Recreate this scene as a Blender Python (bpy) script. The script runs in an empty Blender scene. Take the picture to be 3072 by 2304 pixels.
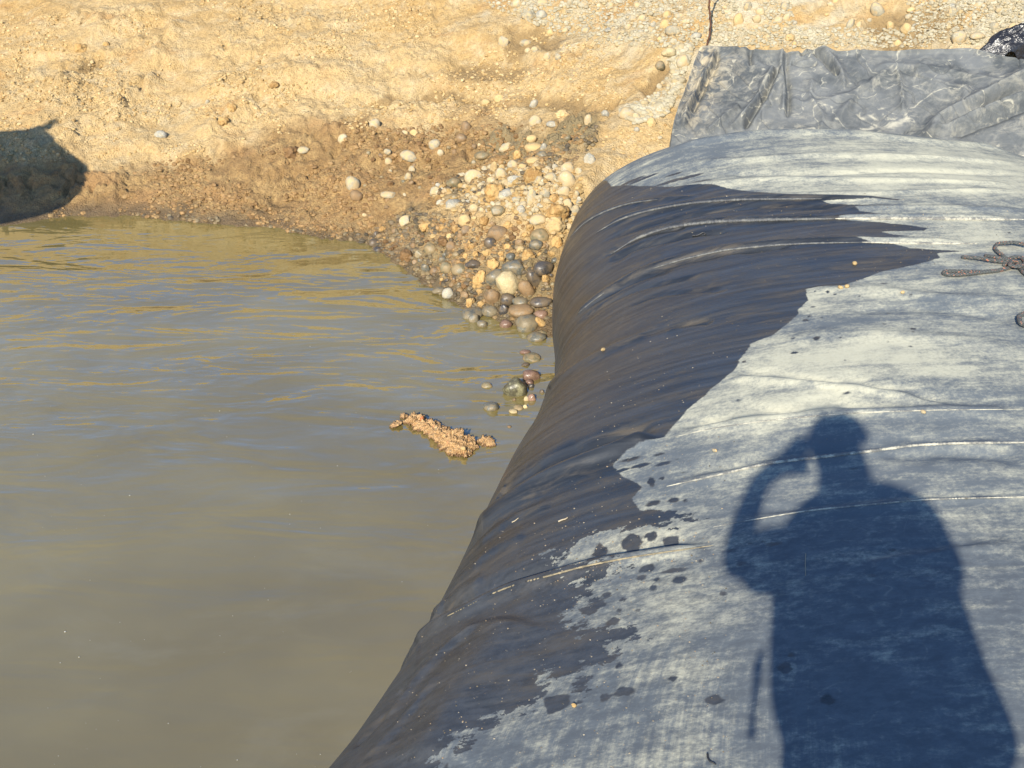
import bpy, bmesh, math, random
import numpy as np
from mathutils import Vector, Matrix
rng = np.random.default_rng(7); random.seed(7)
SC = bpy.context.scene; COL = SC.collection
# =====================================================================  camera, sky, sun, exposure
F = 1052.0; PITCH = math.radians(31.0); H = 2.60          # focal length in px of a 1024-px wide frame
cp, sp = math.cos(PITCH), math.sin(PITCH)
cam_d = bpy.data.cameras.new('camera'); cam = bpy.data.objects.new('camera', cam_d); COL.objects.link(cam)
cam_d.sensor_width = 36; cam_d.lens = 36 * F / 1024; cam_d.clip_start = 0.02; cam_d.clip_end = 600
cam.location = (0, 0, H); cam.rotation_euler = (math.pi/2 - PITCH, 0, 0)
SC.camera = cam
def ray(px, py):                                           # px, py in the 1024 x 768 frame -> world direction
    x = (np.asarray(px, float) - 512) / F; y = -(np.asarray(py, float) - 384) / F
    return np.stack([x, cp + y*sp, -sp + y*cp], -1)
def proj(P):
    q = np.asarray(P, float) - np.array([0, 0, H])
    d = q[..., 1]*cp - q[..., 2]*sp; u = q[..., 1]*sp + q[..., 2]*cp
    dd = np.where(np.abs(d) < 1e-6, 1e-6, d)
    return np.stack([512 + F*q[..., 0]/dd, 384 - F*u/dd], -1), d
SUN = -ray(792, 455); SUN /= np.linalg.norm(SUN)           # the photographer's own shadow gives the sun
SUN_EL = math.asin(SUN[2]); SUN_AZ = math.atan2(SUN[0], SUN[1])
w = bpy.data.worlds.new('World'); SC.world = w; w.use_nodes = True
nt = w.node_tree; bg = nt.nodes['Background']
sky = nt.nodes.new('ShaderNodeTexSky'); sky.sky_type = 'NISHITA'; sky.sun_disc = False
sky.sun_elevation = SUN_EL; sky.sun_rotation = SUN_AZ; sky.air_density = 1.0; sky.dust_density = 0.3; sky.ozone_density = 6.0
hs = nt.nodes.new('ShaderNodeHueSaturation'); hs.inputs['Saturation'].default_value = 1.05; nt.links.new(sky.outputs[0], hs.inputs['Color']); nt.links.new(hs.outputs[0], bg.inputs[0]); bg.inputs[1].default_value = 0.14
sl = bpy.data.lights.new('sun', 'SUN'); so = bpy.data.objects.new('sun', sl); COL.objects.link(so)
sl.energy = 4.6; sl.angle = math.radians(0.6); sl.color = (1.0, 0.93, 0.79)
so.rotation_euler = Vector(SUN).to_track_quat('Z', 'Y').to_euler(); so.location = (-5, -10, 12)
SC.view_settings.view_transform = 'Standard'; SC.view_settings.look = 'None'
SC.view_settings.exposure = 1.0; SC.view_settings.gamma = 1.0
SC.view_settings.use_curve_mapping = False
# =====================================================================  helpers
def sm(e0, e1, x):
    t = np.clip((x - e0)/(e1 - e0), 0, 1); return t*t*(3 - 2*t)
def _hash(ix, iy, iz, seed):
    h = (ix.astype(np.int64)*374761393 + iy.astype(np.int64)*668265263 + iz.astype(np.int64)*2147483647 + seed*974634777) & 0xffffffff
    h = ((h ^ (h >> 13))*1274126177) & 0xffffffff
    h = ((h ^ (h >> 16))*2246822519) & 0xffffffff
    return ((h ^ (h >> 15)) & 0xffffff)/float(0xffffff)
def vnoise(x, y, z=None, seed=0):                          # value noise, -1..1
    x = np.asarray(x, float); y = np.asarray(y, float); z = np.zeros_like(x) if z is None else np.asarray(z, float)
    ix, iy, iz = np.floor(x), np.floor(y), np.floor(z); fx, fy, fz = x-ix, y-iy, z-iz
    ux, uy, uz = [f*f*f*(f*(f*6-15)+10) for f in (fx, fy, fz)]
    r = 0
    for dz in ((0, 1) if np.any(fz) else (0,)):
        for dy in (0, 1):
            for dx in (0, 1):
                r = r + _hash(ix+dx, iy+dy, iz+dz, seed)*(ux if dx else 1-ux)*(uy if dy else 1-uy)*(uz if dz else 1-uz)
    return r*2 - 1
def fbm(x, y, z=None, oct=4, seed=0, gain=.5):
    r = 0; a = 1
    for o in range(oct):
        f = 2.03**o
        r = r + a*vnoise(np.asarray(x)*f+o*17.3, np.asarray(y)*f+o*5.1, None if z is None else np.asarray(z)*f, seed+o); a *= gain
    return r
def lumps(x, y, seed=0):                                   # rounded clods: 1 at a centre, 0 between
    ix, iy = np.floor(x), np.floor(y); best = np.zeros_like(x)
    for dy in (-1, 0, 1):
        for dx in (-1, 0, 1):
            cx, cy = ix+dx, iy+dy; z = np.zeros_like(cx)
            px = cx + _hash(cx, cy, z, seed); py = cy + _hash(cx, cy, z, seed+1); r = .3 + .5*_hash(cx, cy, z, seed+2)
            d = np.hypot(x-px, y-py)/r
            best = np.maximum(best, np.sqrt(np.clip(1-d*d, 0, 1))*r)
    return best
def seg_dist(P, poly, closed=False):                       # distance of points P (N,k) to a polyline
    poly = np.asarray(poly, float); n = len(poly); best = np.full(len(P), 1e9); par = np.zeros(len(P))
    for i in range(n if closed else n-1):
        a, b = poly[i], poly[(i+1) % n]; ab = b-a
        t = np.clip(((P-a) @ ab)/max(ab @ ab, 1e-12), 0, 1)
        d = np.linalg.norm(P-(a+t[:, None]*ab), axis=1); m = d < best
        best[m] = d[m]; par[m] = (i+t[m])/max(n-1, 1)
    return best, par
def inside(P, poly):
    x, y = P[:, 0], P[:, 1]; r = np.zeros(len(P), bool); n = len(poly)
    for i in range(n):
        x1, y1 = poly[i][:2]; x2, y2 = poly[(i+1) % n][:2]
        if y1 == y2: continue
        r ^= ((y1 > y) != (y2 > y)) & (x < (x2-x1)*(y-y1)/(y2-y1)+x1)
    return r
def sdf(P, poly):                                          # + outside, - inside
    d, _ = seg_dist(P, poly, True); return np.where(inside(P, poly), -d, d)
def pchip(x, y, xi):
    x = np.asarray(x, float); y = np.asarray(y, float)
    h = np.diff(x); d = np.diff(y)/h; m = np.zeros_like(y)
    m[1:-1] = np.where(d[:-1]*d[1:] > 0, 2*d[:-1]*d[1:]/(d[:-1]+d[1:]+1e-12), 0); m[0] = d[0]; m[-1] = d[-1]
    i = np.clip(np.searchsorted(x, xi)-1, 0, len(x)-2); t = (xi-x[i])/h[i]
    return (2*t**3-3*t**2+1)*y[i]+(t**3-2*t**2+t)*h[i]*m[i]+(-2*t**3+3*t**2)*y[i+1]+(t**3-t**2)*h[i]*m[i+1]
# photo crops used while measuring: scale (crop px per source px) and origin (source px); source px / 3 = frame px
CR = {1: (2.0109, 0, 0), 2: (2.0109, 1000, 0), 3: (2.0109, 1972, 0), 4: (2.0733, 1050, 300), 5: (3.4031, 1100, 1050),
      6: (1.5027, 1600, 500), 7: (1.6523, 900, 1300), 8: (1.4375, 2000, 1150), 0: (0.72005, 0, 0)}
def fr(c, pts):                                            # crop pixels -> frame pixels
    s, ox, oy = CR[c]; p = np.asarray(pts, float)
    return np.stack([(ox + p[..., 0]/s)/3, (oy + p[..., 1]/s)/3], -1)
def densify(pts, step=6.0):
    pts = np.asarray(pts, float); out = [pts[0]]
    d = np.r_[0, np.cumsum(np.linalg.norm(np.diff(pts, axis=0), axis=1))]
    n = max(2, int(d[-1]/step)); t = np.linspace(0, d[-1], n+1)
    return np.stack([pchip(d, pts[:, k], t) for k in range(pts.shape[1])], -1) if len(pts) > 2 else np.stack([np.interp(t, d, pts[:, k]) for k in range(pts.shape[1])], -1)
def new_mesh(name, V, Fc, smooth=True):
    me = bpy.data.meshes.new(name); V = np.asarray(V, np.float32); Fc = np.asarray(Fc, np.int32); k = Fc.shape[1]
    me.vertices.add(len(V)); me.vertices.foreach_set('co', V.ravel())
    me.loops.add(Fc.size); me.loops.foreach_set('vertex_index', Fc.ravel())
    me.polygons.add(len(Fc)); me.polygons.foreach_set('loop_start', np.arange(0, Fc.size, k, dtype=np.int32))
    me.polygons.foreach_set('use_smooth', np.full(len(Fc), smooth)); me.update(calc_edges=True); me.validate()
    return me
def grid_faces(ny, nx):
    i = np.arange(ny-1)[:, None]*nx + np.arange(nx-1)[None]; i = i.ravel()
    return np.stack([i, i+1, i+nx+1, i+nx], -1)
def attr(me, name, vals):
    a = me.attributes.new(name, 'FLOAT', 'POINT'); a.data.foreach_set('value', np.asarray(vals, np.float32).ravel())
def vattr(me, name, vals):
    a = me.attributes.new(name, 'FLOAT_VECTOR', 'POINT'); a.data.foreach_set('vector', np.asarray(vals, np.float32).ravel())
def link(name, me, mat=None, parent=None):
    o = bpy.data.objects.new(name, me); COL.objects.link(o)
    if mat is not None:
        if len(me.materials) == 0: me.materials.append(mat)
    if parent is not None: o.parent = parent
    return o
def tag(o, label=None, cat=None, group=None, kind=None):
    if label: o['label'] = label
    if cat: o['category'] = cat
    if group: o['group'] = group
    if kind: o['kind'] = kind
    return o
def empty(name, loc, label, cat, group=None):
    o = bpy.data.objects.new(name, None); COL.objects.link(o); o.location = loc; o.empty_display_size = .1
    return tag(o, label, cat, group)
# ---- node helper
class NT:
    def __init__(s, name):
        s.m = bpy.data.materials.new(name); s.m.use_nodes = True; s.t = s.m.node_tree; s.b = s.t.nodes['Principled BSDF']; s.out = s.t.nodes['Material Output']
        s.geo = s.t.nodes.new('ShaderNodeNewGeometry')
    def set(s, inp, v):
        i = s.b.inputs[inp]
        if hasattr(v, 'is_linked') or isinstance(v, bpy.types.NodeSocket): s.t.links.new(v, i)
        else: i.default_value = (*v, 1) if isinstance(v, tuple) and len(v) == 3 else v
    def _in(s, sock, v):
        if isinstance(v, bpy.types.NodeSocket): s.t.links.new(v, sock)
        elif isinstance(v, tuple) and len(v) == 3 and sock.type == 'RGBA': sock.default_value = (*v, 1)
        else: sock.default_value = v
    def attr(s, name, vec=False):
        n = s.t.nodes.new('ShaderNodeAttribute'); n.attribute_name = name; return n.outputs['Vector' if vec else 'Fac']
    def obj(s): n = s.t.nodes.new('ShaderNodeTexCoord'); return n.outputs['Object']
    def pos(s): return s.geo.outputs['Position']
    def rnd(s): n = s.t.nodes.new('ShaderNodeObjectInfo'); return n.outputs['Random']
    def math(s, op, a, b=0.0, clamp=False):
        n = s.t.nodes.new('ShaderNodeMath'); n.operation = op; n.use_clamp = clamp; s._in(n.inputs[0], a); s._in(n.inputs[1], b); return n.outputs[0]
    def scale(s, v, sc):
        n = s.t.nodes.new('ShaderNodeVectorMath'); n.operation = 'MULTIPLY'; s._in(n.inputs[0], v); n.inputs[1].default_value = sc if isinstance(sc, tuple) else (sc,)*3; return n.outputs[0]
    def addv(s, v, u):
        n = s.t.nodes.new('ShaderNodeVectorMath'); n.operation = 'ADD'; s._in(n.inputs[0], v); s._in(n.inputs[1], u); return n.outputs[0]
    def noise(s, v, sc, det=4, rough=.55, dist=0.0, col=False):
        n = s.t.nodes.new('ShaderNodeTexNoise'); s._in(n.inputs['Vector'], v); n.inputs['Scale'].default_value = sc; n.inputs['Detail'].default_value = det
        n.inputs['Roughness'].default_value = rough; n.inputs['Distortion'].default_value = dist; return n.outputs['Color' if col else 'Fac']
    def voro(s, v, sc, feat='F1', out='Distance', rnd=1.0):
        n = s.t.nodes.new('ShaderNodeTexVoronoi'); n.feature = feat; s._in(n.inputs['Vector'], v); n.inputs['Scale'].default_value = sc; n.inputs['Randomness'].default_value = rnd; return n.outputs[out]
    def ramp(s, f, a, b, lo=0.0, hi=1.0):
        n = s.t.nodes.new('ShaderNodeMapRange'); n.interpolation_type = 'SMOOTHSTEP'
        s._in(n.inputs[0], f); n.inputs[1].default_value = a; n.inputs[2].default_value = b; n.inputs[3].default_value = lo; n.inputs[4].default_value = hi; return n.outputs[0]
    def mix(s, f, a, b, mode='MIX'):
        n = s.t.nodes.new('ShaderNodeMix'); n.data_type = 'RGBA'; n.blend_type = mode
        s._in(n.inputs[0], f); s._in(n.inputs[6], a); s._in(n.inputs[7], b); return n.outputs[2]
    def mixf(s, f, a, b):
        n = s.t.nodes.new('ShaderNodeMix'); n.data_type = 'FLOAT'
        s._in(n.inputs[0], f); s._in(n.inputs[2], a); s._in(n.inputs[3], b); return n.outputs[0]
    def bump(s, h, strength=.5, dist=.01, nrm=None):
        n = s.t.nodes.new('ShaderNodeBump'); s._in(n.inputs['Height'], h); s._in(n.inputs['Strength'], strength); n.inputs['Distance'].default_value = dist
        if nrm is not None: s.t.links.new(nrm, n.inputs['Normal'])
        s.t.links.new(n.outputs[0], s.b.inputs['Normal']); return n.outputs[0]
# ---- small shape helpers
def tube_mesh(pts, rad, ns=8, jit=0.0, flat=1.0, caps=True, up=None):
    """swept tube; rad scalar or per point; flat squashes it along up"""
    pts = np.asarray(pts, float); n = len(pts); rad = np.broadcast_to(np.asarray(rad, float), (n,))
    T = np.gradient(pts, axis=0); T /= np.linalg.norm(T, axis=1)[:, None] + 1e-9
    U = np.tile(np.array([0, 0, 1.0]) if up is None else np.asarray(up, float), (n, 1)) if (up is None or np.ndim(up) == 1) else np.asarray(up)
    bad = np.abs((T*U).sum(1)) > .95; U[bad] = [0, 1, 0]
    S = np.cross(T, U); S /= np.linalg.norm(S, axis=1)[:, None]; U = np.cross(S, T)
    a = np.linspace(0, 2*math.pi, ns, endpoint=False)
    R = rad[:, None]*(1 + (rng.uniform(-jit, jit, (n, ns)) if jit else 0))
    V = pts[:, None] + (np.cos(a)*R)[..., None]*S[:, None] + (np.sin(a)*R*flat)[..., None]*U[:, None]
    V = V.reshape(-1, 3); Fc = []
    for i in range(n-1):
        for j in range(ns):
            Fc.append((i*ns+j, i*ns+(j+1) % ns, (i+1)*ns+(j+1) % ns, (i+1)*ns+j))
    if caps:
        c0 = len(V); V = np.vstack([V, pts[0], pts[-1]])
        for j in range(ns):
            Fc.append((c0, (j+1) % ns, j, c0)); Fc.append((c0+1, (n-1)*ns+j, (n-1)*ns+(j+1) % ns, c0+1))
    return V, Fc
def poly_mesh(name, V, Fc, smooth=True):
    me = bpy.data.meshes.new(name); me.from_pydata([tuple(v) for v in V], [], [tuple(dict.fromkeys(f)) for f in Fc])
    for p in me.polygons: p.use_smooth = smooth
    me.update(); return me
def bm_box(bm, c, s, rot=None, bev=0.0):
    r = bmesh.ops.create_cube(bm, size=1.0); vs = r['verts']
    M = Matrix.Translation(c) @ (rot.to_4x4() if rot else Matrix()) @ Matrix.Diagonal((*s, 1)); bmesh.ops.transform(bm, matrix=M, verts=vs)
    if bev:
        es = list({e for v in vs for e in v.link_edges}); bmesh.ops.bevel(bm, geom=es, offset=bev, segments=2, affect='EDGES')
def bm_obj(name, bm, mat, parent=None, smooth=False):
    me = bpy.data.meshes.new(name); bm.to_mesh(me); bm.free(); me.materials.append(mat)
    for p in me.polygons: p.use_smooth = smooth
    return link(name, me, None, parent)
# =====================================================================  ground
def atz(px, py, z):
    d = ray(px, py); t = (z - H)/d[..., 2]; return d*t[..., None] + np.array([0, 0, H])
SH_PX = fr(0, [(0, 487), (70, 478), (150, 464), (300, 466), (400, 479), (480, 488), (600, 493), (690, 512), (760, 514), (815, 522), (868, 566), (930, 603), (960, 645), (1010, 672), (1090, 700), (1190, 728)])
SHORE = atz(SH_PX[:, 0], SH_PX[:, 1], 0.0)[:, :2]
POND = np.vstack([[(-9.5, -6), (-10, 0), (-9.3, 4), (-7.5, 6.6), (-5, 7.2)], SHORE, [(.75, 4.9), (1.6, 4.6), (1.3, 2), (1.2, 0), (1.2, -4.5), (.5, -8), (-5, -9)]])
SPUR = [(atz(*fr(0, p), 0.0)[:2]) for p in [(1110, 850), (1140, 790), (1150, 740), (1120, 880)]]
def base_z(x, y):
    P = np.stack([x, y], -1)
    d = sdf(P, POND)
    side = sm(.7, 1.5, x)*sm(5.6, 4.6, y)                 # low flat ground beyond the tube
    hi = 4.3*np.tanh((.50*np.maximum(d, 0) + .30*np.maximum(d-2.0, 0))/4.3)
    lo = .12*np.tanh(.5*np.maximum(d, 0)/.12)
    z = np.where(d > 0, hi*(1-side) + lo*side, np.maximum(.45*d, -.6))
    far = np.hypot(x, y)
    z = z + sm(14, 40, far)*.25*fbm(x*.11, y*.11, seed=5, oct=3)
    for s in SPUR: z = np.where(d < .05, np.maximum(z, -.035 - .5*np.maximum(0, np.hypot(x-s[0], y-s[1])-.06)), z)
    return z, d
def axis(lo, hi, st, far):
    a = list(np.arange(lo, hi, st)); g = st; v = hi
    while v < far: a.append(v); g *= 1.22; v += g
    g = st; v = lo - st
    while v > -far: a.insert(0, v); g *= 1.22; v -= g
    return np.array(a)
GX = axis(-4.0, 3.5, .0118, 130.0); GY = axis(4.5, 9.5, .0125, 130.0)
gx, gy = np.meshgrid(GX, GY); gxf, gyf = gx.ravel(), gy.ravel()
zb, dsh = base_z(gxf, gyf)
def interp_grid(A, x, y):
    x = np.atleast_1d(x); y = np.atleast_1d(y)
    i = np.clip(np.searchsorted(GX, x)-1, 0, len(GX)-2); j = np.clip(np.searchsorted(GY, y)-1, 0, len(GY)-2)
    u = (x-GX[i])/(GX[i+1]-GX[i]); v = (y-GY[j])/(GY[j+1]-GY[j])
    return A[j, i]*(1-u)*(1-v)+A[j, i+1]*u*(1-v)+A[j+1, i]*(1-u)*v+A[j+1, i+1]*u*v
def march(px, py, A, off=0.0):
    d = ray(px, py); shp = d.shape[:-1]; d = d.reshape(-1, 3); t = np.full(len(d), 3.0); hit = np.zeros(len(d), bool)
    for k in range(900):
        P = d*t[:, None] + np.array([0, 0, H]); z = np.maximum(interp_grid(A, P[:, 0], P[:, 1]), 0.0) + off
        hit |= P[:, 2] <= z; t = np.where(hit, t, t+.02)
        if hit.all(): break
    lo = t-.02; hi = t.copy()
    for k in range(12):
        m = (lo+hi)/2; P = d*m[:, None]+np.array([0, 0, H]); z = np.maximum(interp_grid(A, P[:, 0], P[:, 1]), 0.0)+off
        b = P[:, 2] <= z; hi = np.where(b, m, hi); lo = np.where(b, lo, m)
    return (d*hi[:, None]+np.array([0, 0, H])).reshape(*shp, 3)
ZB = zb.reshape(gx.shape)
def gpoly(c, pts): p = fr(c, pts); return march(p[:, 0], p[:, 1], ZB)[:, :2]
Pxy = np.stack([gxf, gyf], -1)
vis = (gxf > -4.6) & (gxf < 4.2) & (gyf > 4.2) & (gyf < 10.2)
def zone(polys, soft=.06, warp=.10):
    out = np.zeros(len(gxf)); q = Pxy[vis]
    q = q + warp*np.stack([fbm(q[:, 0]*3, q[:, 1]*3, seed=31, oct=4), fbm(q[:, 0]*3, q[:, 1]*3, seed=47, oct=4)], -1)
    v = np.zeros(len(q))
    for p in polys: v = np.maximum(v, sm(soft, -soft, sdf(q, p)))
    out[vis] = v; return out
WET_P = gpoly(0, [(-250, 330), (0, 350), (100, 350), (186, 356), (394, 342), (537, 315), (609, 288), (788, 286), (845, 264), (1017, 264), (1078, 251), (1180, 240), (1300, 262), (1285, 310), (1240, 352), (1130, 366), (1000, 400), (940, 440), (909, 470), (1048, 480), (1104, 459), (1173, 473), (1215, 512), (1290, 640), (1300, 900), (700, 900), (-250, 700)])
SILT_P = gpoly(0, [(1099, 256), (1186, 265), (1293, 262), (1279, 308), (1239, 351), (1196, 380), (1150, 358), (1078, 323), (1042, 297)])
SILT2_P = gpoly(4, [(180, 850), (330, 720), (480, 740), (560, 900), (700, 1000), (950, 1000), (1010, 900), (1290, 940), (1290, 1350), (900, 1400), (450, 1080)])
GRAV_P = [gpoly(0, [(1030, -70), (1085, 25), (1170, 60), (1290, 95), (1420, 100), (1560, 108), (1640, 60), (1700, 100), (1800, 110), (2300, 110), (2500, -70)]),
          gpoly(0, [(1505, 80), (1445, 95), (1440, 130), (1455, 185), (1400, 215), (1335, 238), (1350, 262), (1420, 262), (1500, 190), (1560, 100)])]
HEAP_P = gpoly(4, [(700, 440), (1000, 360), (1150, 440), (1330, 400), (1450, 500), (1420, 700), (1330, 860), (1190, 760), (1000, 690), (640, 690), (450, 620), (520, 540)])
DAMP_SHADE = [(2, [(240, 590), (330, 575), (430, 552), (550, 535), (650, 548), (740, 550), (850, 585), (960, 588), (1100, 600), (1250, 592), (1400, 590), (1560, 606), (1680, 600)], .045),  # moist ledge lines, with the scarp's shadow painted into their darker colour
        (2, [(760, 440), (850, 430), (960, 425), (1060, 415)], .11), (2, [(1080, 240), (1160, 270), (1240, 235), (1330, 245)], .09),
        (2, [(1890, 540), (1920, 470), (1960, 410), (2030, 385)], .05), (1, [(300, 420), (480, 400), (560, 330)], .05), (3, [(1380, 100), (1500, 200), (1640, 190)], .14)]
wet = zone([WET_P], .13, .16); silt = np.maximum(zone([SILT_P], .10, .1), .8*zone([SILT2_P], .08)); grav = zone(GRAV_P, .10, .18)*(1-.8*zone([gpoly(3, p) for p in ([(820, -60), (1130, -60), (1110, 130), (850, 110)], [(100, 40), (410, 40), (430, 190), (120, 150)], [(1120, 10), (1730, -40), (1790, 240), (1400, 290), (1090, 270)])], .08, .12)); heap = zone([HEAP_P], .08)
MOUND = zone([gpoly(4, [(430, 760), (700, 730), (840, 740), (1000, 690), (1200, 750), (1310, 850), (1300, 930), (1010, 960), (880, 1040), (700, 1010), (520, 900)])], .07, .08); wet *= 1-.62*MOUND
damp_shade = np.zeros(len(gxf)); scarp = np.zeros(len(gxf))
for c, pts, wd in DAMP_SHADE:
    pl = gpoly(c, densify(pts, 12)); q = Pxy[vis] + .05*np.stack([fbm(Pxy[vis, 0]*7, Pxy[vis, 1]*7, seed=3), fbm(Pxy[vis, 0]*7, Pxy[vis, 1]*7, seed=4)], -1)
    d, t = seg_dist(q, pl); wdt = wd*(.6+.8*(.5+.5*vnoise(t*14, t*3, seed=8)))
    damp_shade[vis] = np.maximum(damp_shade[vis], sm(wdt*1.3, wdt*.6, d)); scarp[vis] -= .045*np.exp(-(d/(wd*1.1))**2)
# micro relief
x, y = gxf[vis], gyf[vis]; W = wet[vis]; G = grav[vis]
wx = x + .06*fbm(x*4, y*4, seed=71); wy = y + .06*fbm(x*4, y*4, seed=72)
rel = .045*fbm(x*1.3, y*1.7, seed=11, oct=3) + .007*fbm(wx*5, wy*8, seed=12, oct=5, gain=.6)
rough_dry = .35 + .65*sm(-.15, .45, fbm(x*1.6, y*2.2, seed=13))
rel += (1-W)*(.0062*fbm(x*34, y*34, seed=41, oct=2, gain=.7)*(.35+rough_dry)) + rough_dry*(1-W)*(.006*lumps(wx*40, wy*40, 42) + .008*fbm(x*22, y*22, seed=14, oct=3) + .028*lumps(wx*9, wy*9, 15)*sm(.1, .6, fbm(x*2.4+3, y*2.4, seed=16)) + .012*lumps(wx*24, wy*24, 17))
patch = sm(-.35, .35, fbm(x*2.2, y*3.0, seed=18))
rel += W*(.4+.6*patch)*(.050*lumps(wx*8, wy*8, 19)*sm(-.1, .5, fbm(x*3, y*3, seed=20)) + .030*lumps(wx*17, wy*17, 21) + .014*lumps(wx*36, wy*36, 22) + .016*fbm(wx*14, wy*14, seed=43, oct=4))
rel += .5*G*(.020*lumps(x*20, y*20, 24) + .012*lumps(x*40, y*40, 25))
bil = lambda f, sd: 1-np.abs(fbm(wx*f, wy*f, seed=sd, oct=3, gain=.55))
crisp = sm(-.3, .3, fbm(x*1.9, y*2.6, seed=44))
rel += W*(.35+.65*crisp)*(.040*(bil(9, 45)-.6) + .020*(bil(23, 46)-.6)) + (1-W)*(.25+.75*rough_dry*crisp)*(.016*(bil(11, 47)-.6) + .010*(bil(27, 48)-.6))
HPz = np.maximum(heap[vis], W*sm(-.15, .25, x+.25)*sm(.1, .5, x+.9))
rel += HPz*(.055*lumps(wx*6.5, wy*6.5, 81) + .035*lumps(wx*13, wy*13, 82) - .03)
for c, pts, wd, am in [(2, [(330, 520), (450, 500), (600, 480), (760, 495), (960, 500), (1200, 520), (1500, 560)], .05, .022), (2, [(640, 250), (800, 262), (960, 285), (1100, 320), (1250, 372), (1420, 400)], .07, .030), (2, [(100, 360), (300, 350), (520, 390), (700, 440)], .07, .022),
                       (1, [(0, 330), (250, 300), (520, 210), (800, 150), (1100, 120)], .08, .030), (1, [(700, 450), (1000, 380), (1300, 400), (1700, 330), (2100, 330)], .07, .022), (1, [(900, 620), (1300, 560), (1700, 540), (2200, 560)], .06, .022), (1, [(560, 950), (800, 900), (1100, 930), (1500, 860)], .05, .026), (2, [(1380, 330), (1600, 290), (1800, 330), (1900, 300)], .06, .02), (4, [(0, 400), (200, 395), (420, 380), (640, 330)], .05, .03), (4, [(1400, 330), (1500, 250), (1555, 180)], .05, .03)]:
    pl = gpoly(c, densify(pts, 12)); q_ = np.stack([x, y], -1)+.03*np.stack([fbm(x*6, y*6, seed=33), fbm(x*6, y*6, seed=34)], -1); d, t = seg_dist(q_, pl); yl = np.interp(q_[:, 0], pl[np.argsort(pl[:, 0]), 0], pl[np.argsort(pl[:, 0]), 1]); sg = np.sign(q_[:, 1]-yl)
    rel += am*np.tanh(sg*d/(wd*.35))*np.exp(-(d/(wd*3))**2)*sm(0, .15, t)*sm(1, .85, t)
for (cx_, cy_), rr_, am_ in (((1060, 790), .30, .085), ((800, 900), .28, .04), ((1130, 560), .35, .05), ((1000, 1090), .18, .03)):
    c_ = gpoly(4, [(cx_, cy_), (cx_, cy_)])[0]; rel += am_*np.exp(-((x-c_[0])**2+(y-c_[1])**2)/rr_**2)
rel += MOUND[vis]*(.030*lumps(wx*9, wy*9, 84) + .022*lumps(wx*19, wy*19, 85) + .018*(bil(14, 86)-.6))
# clod tracks pushed up by the machines
for c, pts, wd, am in [(1, [(330, 930), (420, 850), (560, 740), (660, 660), (760, 530), (900, 470), (960, 260), (1040, 200)], .10, .05), (1, [(700, 660), (760, 560), (900, 500)], .07, .05),
                       (1, [(1290, 520), (1370, 330), (1420, 240), (1700, 160), (2030, 110)], .10, .04), (1, [(380, 440), (560, 330), (720, 290), (860, 230)], .12, .05),
                       (1, [(1280, 770), (1350, 700), (1420, 640), (1500, 620)], .10, .07), (1, [(350, 110), (560, 80), (700, 90), (900, 70)], .12, .05), (1, [(1600, 760), (1750, 700), (1900, 690)], .09, .04),
                       (1, [(1600, 520), (1830, 470), (2100, 430)], .09, .04), (1, [(1750, 900), (1900, 820), (2200, 800)], .10, .05), (4, [(600, 330), (880, 240), (1050, 190)], .10, .04)]:
    pl = gpoly(c, densify(pts, 12)); d, t = seg_dist(np.stack([x, y], -1), pl); e = np.exp(-(d/wd)**2)
    rel += e*am*(.9*lumps(wx*10, wy*10, 26)+.5*lumps(wx*22, wy*22, 27)) + .012*e
rel += scarp[vis]
shore_fade = .25 + .75*sm(-.05, .25, dsh[vis]); tube_fade = 1 - .7*sm(.2, .6, x)*sm(5.4, 5.0, y)
rel *= np.where(dsh[vis] < .02, .35, shore_fade)*tube_fade
zg = zb.copy(); zg[vis] += rel
ZG = zg.reshape(gx.shape)
def ghit(px, py): return march(px, py, ZG)
def gz(x, y): return interp_grid(ZG, x, y)
WETG = wet.reshape(gx.shape)
m = NT('earth'); p = m.pos()
aw, asl, agr, adm, ads = m.attr('wet'), m.attr('silt'), m.attr('gravel'), m.attr('damp_shade'), m.attr('shore')
n1 = m.noise(p, .9, 5, .6); n2 = m.noise(m.scale(p, (1, 1.6, 1)), 6, 6, .65); n3 = m.noise(p, 45, 4, .6); n4 = m.noise(m.scale(p, (1.0, 2.5, 1)), 2.2, 4)
dry = m.mix(m.ramp(n1, .35, .65), (.43, .28, .11), (.49, .345, .16))
dry = m.mix(m.ramp(n2, .42, .72), dry, (.50, .385, .215)); dry = m.mix(m.math('MULTIPLY', m.ramp(n4, .56, .70), .55), dry, (.42, .225, .075))
dry = m.mix(m.math('MULTIPLY', m.ramp(n3, .35, .62, 1, 0), .38), dry, (.20, .125, .05))
dry = m.mix(m.math('MULTIPLY', agr, m.ramp(n4, .60, .46)), dry, m.mix(n3, (.34, .28, .17), (.56, .50, .36)))
wt = m.mix(m.ramp(n2, .35, .68), (.255, .152, .056), (.38, .248, .10)); wt = m.mix(m.math('MULTIPLY', m.ramp(n3, .38, .62, 1, 0), .5), wt, (.14, .082, .034))
wt = m.mix(m.math('MULTIPLY', m.ramp(n4, .50, .62), .6), wt, (.31, .175, .068))
wt = m.mix(m.math('MULTIPLY', asl, .85), wt, m.mix(n2, (.15, .115, .055), (.24, .19, .10)))
wt = m.mix(m.math('MULTIPLY', ads, .75), wt, m.mix(n2, (.055, .042, .025), (.12, .085, .045)))
c = m.mix(m.math('MULTIPLY', adm, .85), dry, m.mix(n2, (.20, .125, .05), (.30, .20, .085)))  # darker brown for moist earth and for the shade painted along the scarps
c = m.mix(aw, c, wt); m.set('Base Color', c)
m.set('Roughness', m.mixf(aw, .95, m.mixf(ads, m.ramp(n2, .3, .7, .55, .8), m.ramp(n2, .3, .7, .25, .5)))); m.set('Specular IOR Level', .35)
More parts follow.
